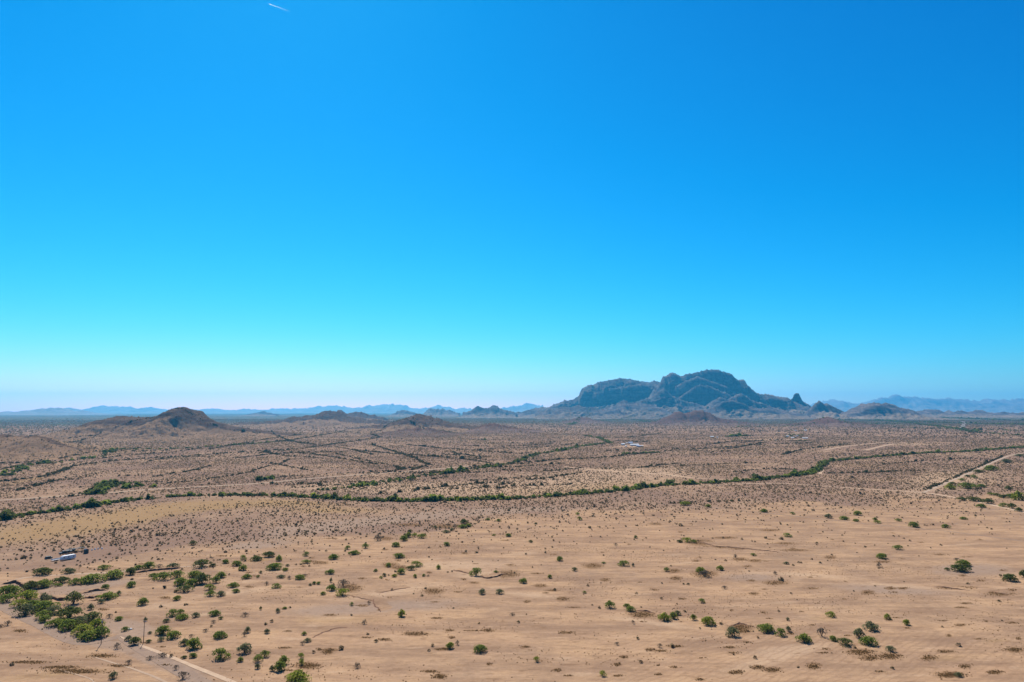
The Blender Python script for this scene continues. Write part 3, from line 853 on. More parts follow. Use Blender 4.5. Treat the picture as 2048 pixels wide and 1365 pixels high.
TINT = {'n': 'leaf_green', 'd': 'leaf_dark', 'b': 'leaf_bright', 'g': 'leaf_grey', 'r': 'leaf_dry'}
CROWNS, LIMBS = {}, []
for t_, mname in TINT.items():
    CROWNS[t_] = []
    for k in range(6):
        if t_ == 'r': me = crown_mesh(500 + k, 7, 220, 0.040)
        elif t_ == 'g': me = crown_mesh(300 + k, 8, 560, 0.044)
        elif k >= 4: me = crown_mesh(100 + k + 10 * ord(t_), 7, 500, 0.041, 0.02, 0.36)     # thin crown with open gaps
        else: me = crown_mesh(100 + k + 10 * ord(t_), 8 + k, 760, 0.044)
        me.materials.append(M[mname])
        CROWNS[t_].append(me)
for k in range(4):
    me = limb_mesh(70 + k); me.materials.append(M['bark']); LIMBS.append(me)

# plants read off the photograph in four enlarged quarters: (x, foot, width, height, tint)
Q1 = '''340,285,140,60,d 545,270,95,50,g 815,240,95,40,n 1030,280,75,65,d 1090,240,75,45,n 1170,235,90,60,n 1255,230,70,40,r 1360,225,90,40,g
1590,225,130,75,d 1675,215,50,30,d 1775,190,60,40,n 1865,210,80,45,n 1915,245,65,50,n 1915,160,45,40,n 1520,45,60,40,d
900,315,140,75,n 240,405,100,75,d 340,385,120,75,n 480,350,100,55,d 455,372,60,30,n 590,360,110,45,n 715,350,160,70,n 830,392,60,40,n
1033,378,75,55,n 1210,300,70,35,n 1290,325,150,65,n 1395,305,95,65,n 1530,300,100,65,n 1420,365,110,65,n 1510,370,100,65,n 1590,355,120,90,d
1450,420,110,65,d 1700,345,75,60,n 1740,305,80,55,n 1835,380,80,50,n 1858,420,60,35,n 1943,310,65,45,n 1650,400,80,50,n 1655,450,90,60,n
1740,448,70,45,g 1393,480,60,45,b 1125,520,80,60,n 845,478,120,65,n 795,505,50,40,g 580,515,110,105,d 350,505,90,75,g 935,440,40,40,g 715,555,45,45,g
60,455,150,90,n 50,500,110,60,n 150,535,110,60,b 210,480,130,80,b 195,605,120,90,g 250,545,110,70,n 340,570,150,80,n 410,600,130,80,g 335,630,110,70,n
350,655,75,60,n 540,635,170,95,d 440,690,110,65,n 530,720,120,80,n 640,680,130,80,g 720,650,130,70,d 650,760,140,90,b 760,705,110,75,b 700,800,150,80,n
790,780,130,85,n 590,700,120,70,d 985,725,60,45,n 860,620,50,40,r 935,640,55,40,n 1145,645,30,35,g 1310,655,50,40,g 1355,610,80,60,n 1420,590,70,50,n 1435,635,90,50,n
1540,615,65,45,g 1690,605,80,48,n 1930,610,60,40,r 1740,630,45,25,d 1680,660,40,30,r 1280,755,95,70,n 1270,805,60,40,g 1365,785,100,60,n 1180,745,35,25,g
1505,770,40,30,r 1620,730,50,30,r 1725,785,110,75,n 1950,735,45,50,g 1925,765,40,40,r 1060,835,75,65,d 1010,800,50,50,g 1170,815,50,25,d
1450,840,70,65,g 1520,870,110,90,n 1520,935,55,45,n 1450,940,40,25,d 1735,955,120,100,n 1925,905,110,80,g 1895,965,45,45,n 
920,865,60,55,r 1015,985,50,40,r 1180,950,60,35,r 1275,935,80,40,r 1385,1030,45,50,r 1440,1105,80,70,r 890,1100,60,60,g 60,680,50,40,r 5,695,40,30,r'''
Q2 = '''730,375,45,35,n 865,365,55,50,n 955,310,70,50,r 1090,355,75,45,n 1150,310,60,45,n 1185,285,60,50,n 1230,280,45,35,b 1285,290,75,45,n 1195,245,40,30,d
1590,215,70,35,n 1635,205,55,35,n 1600,185,70,45,d 1470,250,60,30,g 1510,235,40,25,g 1780,155,40,25,n 1860,165,35,25,n 1700,165,30,25,r 1385,215,30,25,g
1825,272,30,20,n 1935,278,50,30,n 1472,348,52,38,n 140,435,100,45,d 50,460,90,35,d 215,460,45,45,b 418,425,55,40,n 422,480,72,42,n 625,450,75,50,n 777,415,85,42,n
1115,440,90,40,n 1035,505,50,42,n 1245,505,90,50,n 1205,530,80,45,d 1130,560,75,50,n 1080,580,45,30,b 940,540,30,25,n 1410,520,40,40,b 1005,575,35,30,g
980,592,35,25,n 1235,585,30,30,b 1300,575,25,25,n 180,530,110,50,n 265,535,50,30,n 280,500,30,25,g 80,553,30,22,g 230,590,65,35,g 370,600,75,42,n 410,575,40,25,r
600,560,70,40,n 195,665,80,42,n 60,585,30,25,n 125,640,30,35,r 292,598,35,30,r 610,685,70,55,n 695,655,90,60,r 690,725,100,75,b 605,620,25,35,g 545,715,45,30,n
480,635,30,25,n 512,635,30,25,n 450,645,30,25,g 1690,575,95,75,n 1840,550,40,28,n 1735,712,65,50,g 1868,708,60,48,g 1135,880,65,60,b 890,785,35,35,r 760,795,30,30,n
207,848,40,40,g 260,820,35,20,n 80,825,20,30,d 125,1005,50,40,g 405,1015,35,30,n 430,1070,55,35,g 390,1090,40,35,r 855,935,45,35,r 1495,1120,70,60,b
1722,1150,105,75,n 1550,1090,35,40,r 60,1220,80,70,n 110,1185,70,60,n 220,1290,80,90,n 250,1240,70,75,n 165,1285,40,50,g 55,1270,45,45,g 382,1190,40,55,b
385,1240,35,50,b 800,1265,60,50,r 350,1390,170,100,b'''
Q3 = '''62,278,50,30,n 230,322,35,22,d 595,155,40,35,n 580,115,35,30,b 268,185,25,18,d 1385,45,90,45,b 1558,58,50,28,n 1975,95,45,28,n 1400,320,80,45,b
1450,325,50,35,n 1345,322,50,25,d 1015,290,25,30,n 865,345,35,25,r 447,460,60,45,n 925,500,95,48,n 775,480,40,20,n 995,500,20,30,g 558,535,45,35,g
372,590,35,32,n 175,628,60,45,n 632,702,35,25,n 1245,538,40,40,n 1500,550,70,55,b 1530,585,120,40,r 1648,530,50,45,n 1760,435,30,30,r
1510,775,55,42,n 818,815,80,65,n 975,840,75,50,n 950,805,50,30,n 1228,910,90,70,b 1297,895,60,55,n 1328,865,50,45,g 1448,905,55,50,n 1555,945,95,75,b
1740,1030,90,75,g 995,930,30,35,r 93,870,45,30,r 272,1215,45,50,b 767,1325,50,55,b 875,1090,35,30,r 1195,1110,45,40,r 1680,670,45,30,r'''
Q4 = '''105,95,55,32,n 318,112,40,22,n 585,140,60,38,g 705,152,65,32,n 795,165,45,25,n 805,118,60,35,n 935,155,35,25,n 955,178,50,25,b 1110,163,50,25,n
1225,208,70,40,n 1463,212,55,30,n 1595,150,45,25,n 1728,60,60,28,n 1893,55,55,35,n 1960,68,55,40,d 2010,90,45,35,d 1780,32,80,40,d 1680,15,90,25,d 1585,8,60,20,d
280,280,60,35,n 1105,375,68,38,n 985,443,80,45,n 965,510,40,38,r 272,485,45,25,g 188,560,35,30,r 25,422,45,25,n 1545,460,40,25,r 1595,497,85,50,n 1570,545,130,55,d
1945,615,95,55,d 2048,585,50,60,d 1475,532,40,25,d 605,880,65,50,b 1028,895,42,40,b 1170,940,48,48,b 905,985,100,70,g 125,1000,130,75,n 230,1025,75,60,n 288,988,40,45,g
283,905,25,25,g 405,1075,95,75,n 535,1030,70,75,r 620,1060,60,45,n 715,1100,110,58,d 815,1040,90,75,g 885,1095,110,75,n 1050,1140,65,45,g 1560,1330,60,40,g'''
Q5 = '''390,775,170,110,b 440,690,120,75,d 740,770,300,110,n 1000,735,130,80,n 1190,410,240,100,n 950,450,160,70,d 1535,790,130,75,d 1200,890,120,60,b 1310,910,110,60,d
1430,945,150,75,d 1570,940,140,75,n 1730,990,200,170,b 730,540,90,60,d 860,560,110,70,n 620,610,110,70,n 1500,260,180,60,g 1750,140,150,50,g'''
PLANTS = []
for txt, s, ox, oy in ((Q1, 520 / 2048, 0, 1080), (Q2, 524 / 1960, 500, 1000), (Q3, 540 / 2019, 1000, 1000), (Q4, 548 / 2048, 1500, 1000), (Q5, 188 / 1833, 1860, 900)):
    for w_ in txt.split():
        a = w_.split(',')
        PLANTS.append((ox + float(a[0]) * s, oy + float(a[1]) * s, float(a[2]) * s, float(a[3]) * s, a[4]))


def mppx(py):
    """metres per photo pixel on the plain at this row"""
    y = G(1024, py)[1]
    return y / F * 1.0


def plant(name, px, py, w, h, tint, idx):
    x, y, _ = G(px, py)
    m = math.hypot(x, y, CAM_H) / F
    W, Hm = w * m * 1.0, h * m
    # a crown seen from above shows part of its top: take that off the height
    y0 = y
    sl = CAM_H / math.hypot(x, y)
    Hz = max(0.42 * W, (Hm - 0.45 * W * sl) * 1.05)
    # the foot row is the near edge of the crown: stand the trunk half a crown behind it
    y += 0.38 * W * y / math.hypot(x, y); x += 0.38 * W * x / math.hypot(x, y)
    r = empty(name, (x, y, 0), (idx * 2.399) % (2 * PI))
    r.scale = (W * (0.9 + 0.2 * ((idx * 0.37) % 1)), W * (0.88 + 0.24 * ((idx * 0.61) % 1)), Hz / 0.62 * (0.9 + 0.25 * ((idx * 0.53) % 1)))
    me = CROWNS[tint][(idx * 5) % 6 if idx % 3 else idx % 4]
    c = bpy.data.objects.new('crown', me); col.objects.link(c); c.parent = r
    t = bpy.data.objects.new('trunk' if name != 'shrub' else 'stem', LIMBS[(idx * 7) % 4]); col.objects.link(t); t.parent = r
    return r, W, Hz


PLANT_OBJS = []
for i, (px, py, w, h, tnt) in enumerate(PLANTS):
    x, y, _ = G(px, py)
    W = w * math.hypot(x, y, CAM_H) / F
    small = W < 4.6 or tnt == 'r'
    r, W, Hz = plant('shrub' if small else 'tree', px, py, w, h, tnt, i)
    PLANT_OBJS.append((r, px, py, w, h, tnt, W, Hz, small))


# ------------------------------------------------------------------ scrub that nobody could count
def dome_stuff(name, x, y, z, w, h, K, mat, seed, leaf=0.42, label=None, cat=None):
    rs = np.random.RandomState(seed)
    n = len(x)
    d = rnd_unit(rs, n * K)
    d[:, 2] = np.abs(d[:, 2])
    ww = np.repeat(w, K); hh = np.repeat(h, K)
    rho = rs.uniform(0.35, 1.0, n * K)
    c = np.stack([np.repeat(x, K) + d[:, 0] * ww * 0.42 * rho, np.repeat(y, K) + d[:, 1] * ww * 0.42 * rho,
                  np.repeat(z, K) + (0.12 + 0.72 * d[:, 2] * rho) * hh], 1)
    nn = d * 0.8 + rnd_unit(rs, n * K) * 0.6
    nn /= np.linalg.norm(nn, axis=1, keepdims=True)
    v, f = quads(c, nn, leaf * np.minimum(ww, hh * 1.6) * rs.uniform(0.6, 1.2, n * K), rs, 0.6)
    me = np_mesh(name, v, f)
    o = link(name, me, mat)
    return tag(o, label, cat, kind='stuff')


def scatter(dmin, dmax, density, seed):
    """points of the plain between two distances inside the view, and a margin beside it"""
    rs = np.random.RandomState(seed)
    half = math.radians(45)
    area = half * (dmax ** 2 - dmin ** 2)
    n = int(area * density)
    r = np.sqrt(rs.uniform(dmin ** 2, dmax ** 2, n)); a = rs.uniform(-half, half, n)
    return r * np.sin(a), r * np.cos(a), rs


WASH = {  # photo polylines of the washes and drainage lines: (points, half width m, plants per 100 m, mean width, tree share)
 'main': ([(-40, 1046), (0, 1039), (43, 1031), (102, 1024), (162, 1016), (244, 1003), (305, 998), (368, 993), (447, 991), (500, 991), (564, 992), (615, 995), (679, 999), (743, 1002), (807, 1003), (884, 1002), (986, 999), (1024, 998), (1105, 993), (1211, 985), (1316, 972), (1395, 968), (1501, 962), (1567, 955), (1620, 948), (1634, 941), (1650, 924), (1671, 922), (1714, 918), (1768, 913), (1848, 907), (1928, 904), (2048, 895), (2110, 890)], 8, 62, 4.6, 1),
 'w2': ([(643, 982), (730, 972), (820, 957), (884, 948), (948, 939), (986, 933), (1024, 927), (1040, 922), (1066, 910), (1119, 902), (1158, 894), (1219, 886), (1198, 876), (1171, 872)], 12, 22, 5.0, 1),
 'w2b': ([(577, 977), (717, 968), (807, 957), (879, 945), (961, 936)], 5, 24, 3.2, 0),
 'w3': ([(746, 990), (833, 982), (884, 974), (961, 968), (1024, 964), (1105, 955), (1171, 944)], 6, 24, 3.4, 0),
 'w4': ([(-40, 970), (0, 964), (89, 954), (152, 932), (229, 922), (330, 915), (432, 908), (520, 903), (602, 898), (679, 887), (730, 880), (761, 875), (743, 870)], 7, 20, 4.2, 0),
 'w5': ([(13, 953), (51, 932), (114, 925), (203, 914), (234, 902), (355, 898), (444, 892), (500, 889), (551, 884), (590, 882)], 11, 16, 5.2, 1),
 'w6': ([(743, 890), (794, 905), (828, 916), (858, 931), (820, 941)], 5, 24, 3.8, 0),
 'w7': ([(674, 908), (720, 919), (756, 926), (789, 932), (807, 941)], 5, 22, 3.4, 0),
 'w8': ([(815, 890), (871, 896), (930, 900), (986, 904), (1024, 907)], 6, 20, 4.2, 0),
 'w9': ([(884, 908), (920, 912), (978, 921)], 4, 18, 3.0, 0),
 'w10': ([(500, 944), (531, 934), (564, 927), (577, 919)], 4, 18, 3.2, 0),
 'w11': ([(305, 955), (368, 945), (421, 932)], 4, 18, 3.2, 0), 'w12': ([(30, 983), (127, 958), (203, 946)], 4, 18, 3.2, 0),
 'w13': ([(127, 882), (229, 876), (330, 873), (520, 874)], 8, 12, 5.5, 0),
 'w14': ([(1061, 926), (1113, 920), (1158, 919), (1224, 914), (1343, 902), (1448, 895), (1540, 889), (1640, 886)], 7, 18, 4.0, 0),
 'w15': ([(1198, 939), (1330, 934), (1448, 928), (1540, 926)], 6, 16, 3.2, 0),
 'w16': ([(1650, 947), (1693, 946), (1741, 946), (1794, 943), (1856, 941)], 5, 26, 3.4, 0),
 'w17': ([(1564, 910), (1607, 899), (1693, 889)], 5, 16, 4.0, 0),
 'w18': ([(1741, 838), (1861, 851), (1923, 859), (1955, 866), (2048, 872)], 34, 10, 9.0, 1),
 'w19': ([(1290, 1010), (1395, 1005), (1501, 1002)], 3, 20, 2.4, 0),
 'w20': ([(1000, 906), (1060, 909)], 5, 14, 4, 0), 'w21': ([(1245, 909), (1327, 906)], 7, 30, 5.5, 1),
 'w22': ([(1848, 982), (1905, 957), (1955, 935), (2005, 913)], 3, 30, 2.6, 0),
 'w23': ([(180, 990), (205, 978), (225, 968)], 13, 70, 6.0, 1), 'w24': ([(236, 978), (262, 976), (280, 972)], 6, 40, 5.0, 1),
 'w25': ([(292, 976), (312, 974)], 6, 40, 5.0, 1), 'w26': ([(515, 962), (543, 958)], 7, 50, 5.5, 1),
 'w27': ([(1140, 850), (1190, 834), (1206, 832)], 30, 9, 9, 1), 'w28': ([(1450, 874), (1503, 872)], 14, 26, 8, 1),
 'w29': ([(1475, 855), (1700, 850), (1800, 847)], 30, 6, 8, 1), 'w30': ([(1000, 885), (1060, 888), (1110, 884)], 6, 10, 5, 0),
 'w31': ([(1730, 829), (1900, 836), (2048, 842)], 90, 9, 12, 1), 'w32': ([(740, 868), (780, 860), (850, 864), (900, 868)], 10, 10, 5, 0),
 'w33': ([(940, 881), (975, 880)], 12, 6, 6, 1), 'w34': ([(1320, 895), (1420, 905), (1530, 899)], 6, 10, 4, 0),
 'w35': ([(1760, 930), (1850, 922), (1950, 917)], 5, 12, 3.4, 0), 'w37': ([(1620, 850), (1800, 856), (2048, 862)], 60, 7, 8, 1), 'w38': ([(1650, 838), (1850, 845), (2048, 850)], 140, 12, 10, 1), 'w39': ([(1180, 843), (1260, 838), (1320, 848)], 60, 6, 8, 1),
 'w36': ([(60, 1000), (160, 992), (240, 988)], 5, 14, 3.0, 0),
}


def polyline_world(pts):
    return [G(px, py)[:2] for px, py in pts]


def along(pts, half, per100, rs):
    P = np.array(polyline_world(pts))
    out = []
    for a, b in zip(P[:-1], P[1:]):
        L = np.hypot(*(b - a)); n = rs.poisson(L * per100 * 2.3 / 100.0)
        if n == 0: continue
        t = rs.uniform(size=n); nrm = np.array([-(b - a)[1], (b - a)[0]]) / (L + 1e-9)
        off = rs.normal(size=n) * half * 0.55
        q = a + (b - a) * t[:, None] + nrm * off[:, None]
        k = rs.uniform(size=n) < np.clip(0.50 + 2.6 * (fbm(q[:, 0] * 0.013, q[:, 1] * 0.013, 3, 15) - 0.36), 0.5, 1)
        out.append(q[k])
    return np.concatenate(out) if out else np.zeros((0, 2))


CLEAR = [([(-60, 1006), (0, 1001), (90, 995), (178, 988), (241, 984), (305, 979), (420, 973), (520, 967), (615, 958), (717, 950), (820, 943), (890, 937), (960, 931)], 9.0),
         ([(1846, 986), (1905, 961), (1955, 939), (2015, 913), (2050, 906)], 7.5),
         ([(2110, 1040), (2048, 1025), (1955, 1004), (1901, 994), (1848, 986), (1727, 978), (1607, 970), (1553, 967), (1470, 969)], 6.0),
         ([(1130, 934), (1185, 940), (1250, 945), (1285, 947), (1330, 949), (1382, 956), (1450, 960)], 8.0),
         ([(1322, 1009), (1388, 1012), (1508, 1024), (1647, 1039), (1733, 1048), (1821, 1056), (1901, 1064), (2048, 1083)], 3.0),
         ([(1650, 900), (1693, 893), (1760, 886), (1800, 886), (1850, 890), (1900, 889)], 12), ([(1730, 901), (1768, 892), (1790, 888)], 13),
         ([(1210, 896), (1290, 892)], 18), ([(1495, 880), (1570, 880), (1620, 878)], 26), ([(1530, 867), (1600, 864)], 20), ([(1418, 876), (1440, 876)], 18),
         ([(88, 1124), (150, 1118), (210, 1100)], 10)]


def build_scrub():
    parts = []
    for (d0, d1, dens, wm, K, sd) in ((330, 900, 1 / 14.0, 1.35, 8, 1), (900, 1700, 1 / 16.0, 1.6, 5, 2), (1700, 3400, 1 / 50.0, 2.5, 4, 3), (3400, 9800, 1 / 330.0, 4.8, 4, 4)):
        x, y, rs = scatter(d0, d1, dens, sd)
        px, py = PXY(x, y)
        over = py - scrub_border(px) + (fbm(x * 0.012, y * 0.012, 4, 5) - 0.5) * 40
        keep_p = np.where(over < 0, 1.0, 0.50 * np.exp(-np.clip(over, 0, 400) / 20.0) + 0.012)
        gold = blob(px, py, 90, 1062, 230, 20, -8) + blob(px, py, 300, 1025, 220, 10, -9) + blob(px, py, 470, 1002, 130, 7)
        keep_p = keep_p * (1 - 0.85 * np.clip(gold, 0, 1))
        patch = fbm(x * 0.008, y * 0.008, 4, 77)
        keep_p = keep_p * np.clip(0.50 + 2.0 * (patch - 0.36), 0.28, 1.0)
        for pts_, hw in CLEAR:
            keep_p = keep_p * (seg_dist(x, y, polyline_world(pts_)) > hw)
        k = rs.uniform(size=len(x)) < keep_p
        x, y = x[k], y[k]
        w = wm * rs.lognormal(0, 0.38, len(x))
        parts.append((x, y, w, K))
    return parts


nsc = 0
for (x, y, w, K) in build_scrub():
    nsc += 1
    z = height(x, y)
    if nsc == 1: X0 = (x, y, z, w, K)
    else:
        pass
    parts_all = globals().setdefault('parts_all', [])
    parts_all.append((x, y, z, w, K))
for i, (x, y, z, w, K) in enumerate(parts_all):
    rs = np.random.RandomState(900 + i)
    dome_stuff('creosote_scrub', x, y, z, w, w * rs.uniform(0.5, 0.75, len(w)), K, M['leaf_scrub'], 40 + i)

rs = np.random.RandomState(5)
for k in range(64):                                    # the many thin drainage lines between the larger ones
    x0_, y0_ = rs.uniform(-40, 1500), 872 + 110 * rs.uniform() ** 0.9
    if x0_ > 1000 and y0_ > 950: continue
    sl = rs.uniform(-0.13, -0.05) if x0_ < 520 else (rs.uniform(0.03, 0.16) if x0_ < 900 and y0_ < 935 else rs.uniform(-0.09, -0.02))
    L_ = rs.uniform(60, 230); pts_ = []
    for q in np.linspace(0, 1, 7):
        pts_.append((x0_ + L_ * q, y0_ + sl * L_ * q + 3 * math.sin(q * 4 + k)))
    WASH['line%d' % k] = (pts_, 3.0, 22, 2.6 + (990 - y0_) * 0.012, 0)
tx, sx_ = [], []
for key, (pts, half, per, wm, tree) in WASH.items():
    p = along(pts, half, per, rs)
    w = wm * 0.9 * rs.lognormal(0, 0.45, len(p))
    (tx if tree else sx_).append(np.column_stack([p, w]))
for nm, arr, mats, K, hr in (('wash_thicket', np.concatenate(tx), 'leaf_dark', 26, 0.62), ('wash_scrub', np.concatenate(sx_), 'leaf_wash', 14, 0.6)):
    z = height(arr[:, 0], arr[:, 1])
    if nm == 'wash_thicket':
        pick = rs.uniform(size=len(arr))
        for lo, hi, mt in ((0, 0.6, 'leaf_dark'), (0.6, 0.9, 'leaf_green'), (0.9, 1.0, 'leaf_bright')):
            s_ = (pick >= lo) & (pick < hi)
            dome_stuff(nm, arr[s_, 0], arr[s_, 1], z[s_], arr[s_, 2], arr[s_, 2] * hr, K, M[mt], 60 + int(lo * 10), 0.26)
    else:
        dome_stuff(nm, arr[:, 0], arr[:, 1], z, arr[:, 2], arr[:, 2] * hr, K, M[mats], 66, 0.3)

# wooded far plain
x, y, rs = scatter(5200, 16000, 1 / 9000.0, 8)
px, py = PXY(x, y)
k = (rs.uniform(size=len(x)) < np.clip((fbm(x * 0.0012, y * 0.0012, 4, 12) - 0.38) * 4, 0.05, 1))
x, y = x[k], y[k]
hw = height(x, y)
k = hw < 130
x, y, hw = x[k], y[k], hw[k]
dome_stuff('far_woodland', x, y, hw, rs.uniform(9, 22, len(x)), rs.uniform(4, 7, len(x)), 5, M['leaf_dark'], 71, 0.4)

# dry weeds in the brown patches
rs = np.random.RandomState(21)
bx, by = [], []
for (cx, cy, rx, ry) in BROWN:
    n = int(rx * ry * 1.3) + 2
    a = rs.normal(size=(n, 2)) * 0.5
    for ax, ay in a:
        p = G(cx + ax * rx, cy + ay * ry); bx.append(p[0]); by.append(p[1])
bx, by = np.array(bx), np.array(by)
lx, ly, rs = scatter(200, 640, 1 / 8.0, 23)
lpx, lpy = PXY(lx, ly)
cl = fbm(lx * 0.02, ly * 0.05, 4, 33)
k = (rs.uniform(size=len(lx)) < np.clip((cl - 0.50) * 4.0, 0.012, 0.8)) & (lpy > scrub_border(lpx) - 10)
bx, by = np.concatenate([bx, lx[k]]), np.concatenate([by, ly[k]])
dome_stuff('dry_weeds', bx, by, np.zeros(len(bx)), rs.uniform(0.4, 1.1, len(bx)), rs.uniform(0.15, 0.4, len(bx)), 4, M['leaf_straw'], 22, 0.5)

# ------------------------------------------------------------------ single small shrubs on the bare flat
rs = np.random.RandomState(31)
SMALL = []
for k in range(3):
    me = crown_mesh(800 + k, 6, 150, 0.075, 0.02, 0.33, 0.62)
    me.name = 'shrub'; me.materials.append(M['leaf_scrub' if k else 'leaf_wash'])
    SMALL.append(me)
cand = []
while len(cand) < 150:
    px, py = rs.uniform(10, 2040), rs.uniform(1030, 1355)
    over = py - float(scrub_border(px))
    if over < 6 or rs.uniform() > 0.9 * math.exp(-over / 55.0) + 0.06: continue
    if px < 420 and py > 1150 and rs.uniform() < 0.7: continue
    cand.append((px, py))
ZONES = [(lambda x, y: x < 520 and y < 1150, 'small dark shrub scattered between the white trailer and the gold grass', 'small shrubs around the trailer'),
         (lambda x, y: x < 520, 'small dark shrub scattered around the thicket and the two poles', 'small shrubs near the poles'),
         (lambda x, y: y < 1100 and x < 1250, 'small dark shrub at the lower fringe of the scrubland, middle of photo', 'small shrubs at the fringe of the scrub'),
         (lambda x, y: y < 1100, 'small dark shrub dotted along the thin grey track', 'small shrubs along the grey track'),
         (lambda x, y: x < 1250, 'small dark shrub alone on the wide bare sand, middle of photo', 'small shrubs on the bare sand'),
         (lambda x, y: True, 'small dark shrub alone on the old ploughed field', 'small shrubs on the ploughed field')]
for i, (px, py) in enumerate(cand):
    x, y, _ = G(px, py)
    o = bpy.data.objects.new('shrub', SMALL[i % 3]); col.objects.link(o)
    w = rs.uniform(1.3, 2.4)
    o.location = (x, y, 0); o.scale = (w, w, w * rs.uniform(1.0, 1.4)); o.rotation_euler = (0, 0, rs.uniform(0, 6.28))
    for test, lab, grp in ZONES:
        if test(px, py):
            tag(o, lab, 'shrub', grp); break

# ------------------------------------------------------------------ labels of the plants read off the photo
SEEDS = [(25, 1200, "at the thicket's far-left end"), (85, 1222, "in the middle of the thicket"), (145, 1250, "in the thicket's lower part"), (190, 1268, "at the thicket's right end"),
 (85, 1174, "in the row above the thicket"), (165, 1168, "in the long row below the track"), (140, 1150, "along the pale track's left stretch"), (300, 1138, "along the pale track's right stretch"),
 (235, 1170, "on grey silt below the track"), (160, 1207, "beside the dark gully banks"), (220, 1196, "right of the dark gully banks"), (325, 1160, "in the clump below the track"), (378, 1170, "in the biggest clump below the track"),
 (430, 1178, "right of the biggest clump"), (320, 1208, "on pale sand above the poles"), (460, 1135, "beyond the pale track's tip"), (390, 1112, "beyond the pale track, upper side"),
 (360, 1236, "in the clump above the poles"), (430, 1235, "right of the clump above the poles"), (330, 1272, "just right of the second pole"), (230, 1245, "between the thicket and second pole"),
 (272, 1288, "at the second pole's foot"), (375, 1302, "above the grey road's middle"), (455, 1320, "above the grey road's lower end"), (260, 1325, "along the grey road itself"), (350, 1352, "on the grey road's lower end"),
 (8, 1255, "at the photo's left edge"), (425, 1268, "on sand above the grey road"), (490, 1262, "right of the sand above the road"), (520, 1328, "in the clump near the bottom edge"), (555, 1335, "right part of the bottom clump"),
 (605, 1325, "left of the rusty bottom patch"), (600, 1372, "cut by the bottom edge"), (714, 1338, "on empty sand by the bottom"), (610, 1282, "on empty sand left of centre"), (530, 1235, "on sand left of the curved gully"),
 (720, 1214, "around the thin curved gully"), (803, 1235, "above the long grey streak"), (677, 1185, "around the tall brown patch"), (632, 1170, "left of the tall brown patch"), (545, 1172, "far left of the brown patch"),
 (558, 1142, "in the row of round trees"), (605, 1157, "below the row of round trees"), (533, 1120, "beside the orange grass hollow"), (640, 1120, "right of the orange grass hollow"), (745, 1092, "in the upper row before the scrub"),
 (823, 1076, "in the dense clump before scrub"), (928, 1054, "around the topmost dark tree"), (895, 1064, "left below the topmost dark tree"), (980, 1042, "right of the topmost dark tree"), (1000, 1075, "on sand below the scrub's edge"),
 (893, 1093, "alone above the pale bare patch"), (825, 1138, "in the middle clump on sand"), (765, 1152, "left of the middle clump"), (838, 1156, "below the middle clump"), (877, 1139, "right of the middle clump"),
 (970, 1150, "beside the curved dark bank"), (982, 1189, "in the pair below curved bank"), (930, 1302, "on bare sand, bottom middle"), (1073, 1325, "on sand right of bottom middle"), (1025, 1232, "alone in the photo's middle sand"),
 (1155, 1036, "at the scrub's ragged lower edge"), (1390, 1012, "at the grey track's left end"), (1528, 1025, "on the grey track's left half"), (1380, 1087, "beside the long dark streak"), (1255, 1085, "left of the long dark streak"),
 (1115, 1130, "on furrowed sand, centre right"), (1075, 1163, "on pale sand, centre right"), (1240, 1134, "around the orange weed patch"), (1169, 1188, "alone left of the brown bank"), (1333, 1144, "left of the flat grey bush"),
 (1405, 1150, "above the flat grey weeds"), (1490, 1114, "right of the flat grey weeds"), (1404, 1207, "alone above the brown-patch row"), (1449, 1179, "alone on sand, upper middle"), (1235, 1219, "left of the large brown mound"),
 (1335, 1240, "right of the large brown mound"), (1400, 1248, "between the two brown mounds"), (1466, 1275, "against the second brown mound"), (1320, 1297, "below the large brown mound"), (1205, 1354, "at the bottom edge, centre right"),
 (1234, 1292, "alone below the brown-mound row"), (1600, 1030, "above the grey track's middle"), (1660, 1038, "touching the grey track's middle"), (1705, 1040, "just above the grey track"), (1755, 1045, "overlapping the grey track, right"), (1825, 1052, "on the grey track's right half"),
 (1910, 1050, "above the grey track's right end"), (1780, 1117, "in the diagonal row right of centre"), (1575, 1075, "alone below the grey track"), (1560, 1140, "on flat sand among weeds"), (1920, 1140, "beside the pair of dark trees"),
 (2030, 1160, "at the far right on sand"), (1662, 1235, "alone above the tree row"), (1795, 1247, "in the small right-hand pair"), (1548, 1270, "at the tree row's left end"), (1620, 1283, "in the tree row's middle"),
 (1690, 1290, "in the tree row's right half"), (1742, 1268, "above the tree row's right end"), (1781, 1305, "at the tree row's right end"), (1917, 1356, "in weeds at the bottom right"),
 (1902, 974, "right of the diagonal road's foot"), (1945, 975, "in the thicket below the diagonal road"), (1980, 944, "beside the diagonal road's upper half"), (2012, 930, "near the diagonal road's upper end"),
 (1935, 1003, "along the pale road, right side"), (1985, 1012, "lining the pale road's right end"), (2025, 995, "above the pale road, right edge"), (1895, 1000, "at the two pale roads' junction")]
ORD = ['leftmost', 'second from left', 'third from left', 'fourth from left', 'fifth from left', 'sixth from left', 'seventh from left', 'eighth from left', 'ninth from left', 'tenth from left', 'eleventh from left', 'twelfth from left', 'thirteenth from left']
TWORD = {'n': 'mid-green', 'd': 'dark green', 'b': 'bright green', 'g': 'grey-green', 'r': 'dry greyish'}
clusters = {}
for rec in PLANT_OBJS:
    r, px, py, w, h, tnt, W, Hz, small = rec
    j = min(range(len(SEEDS)), key=lambda q: (SEEDS[q][0] - px) ** 2 + (2 * (SEEDS[q][1] - py)) ** 2)
    clusters.setdefault(j, []).append(rec)
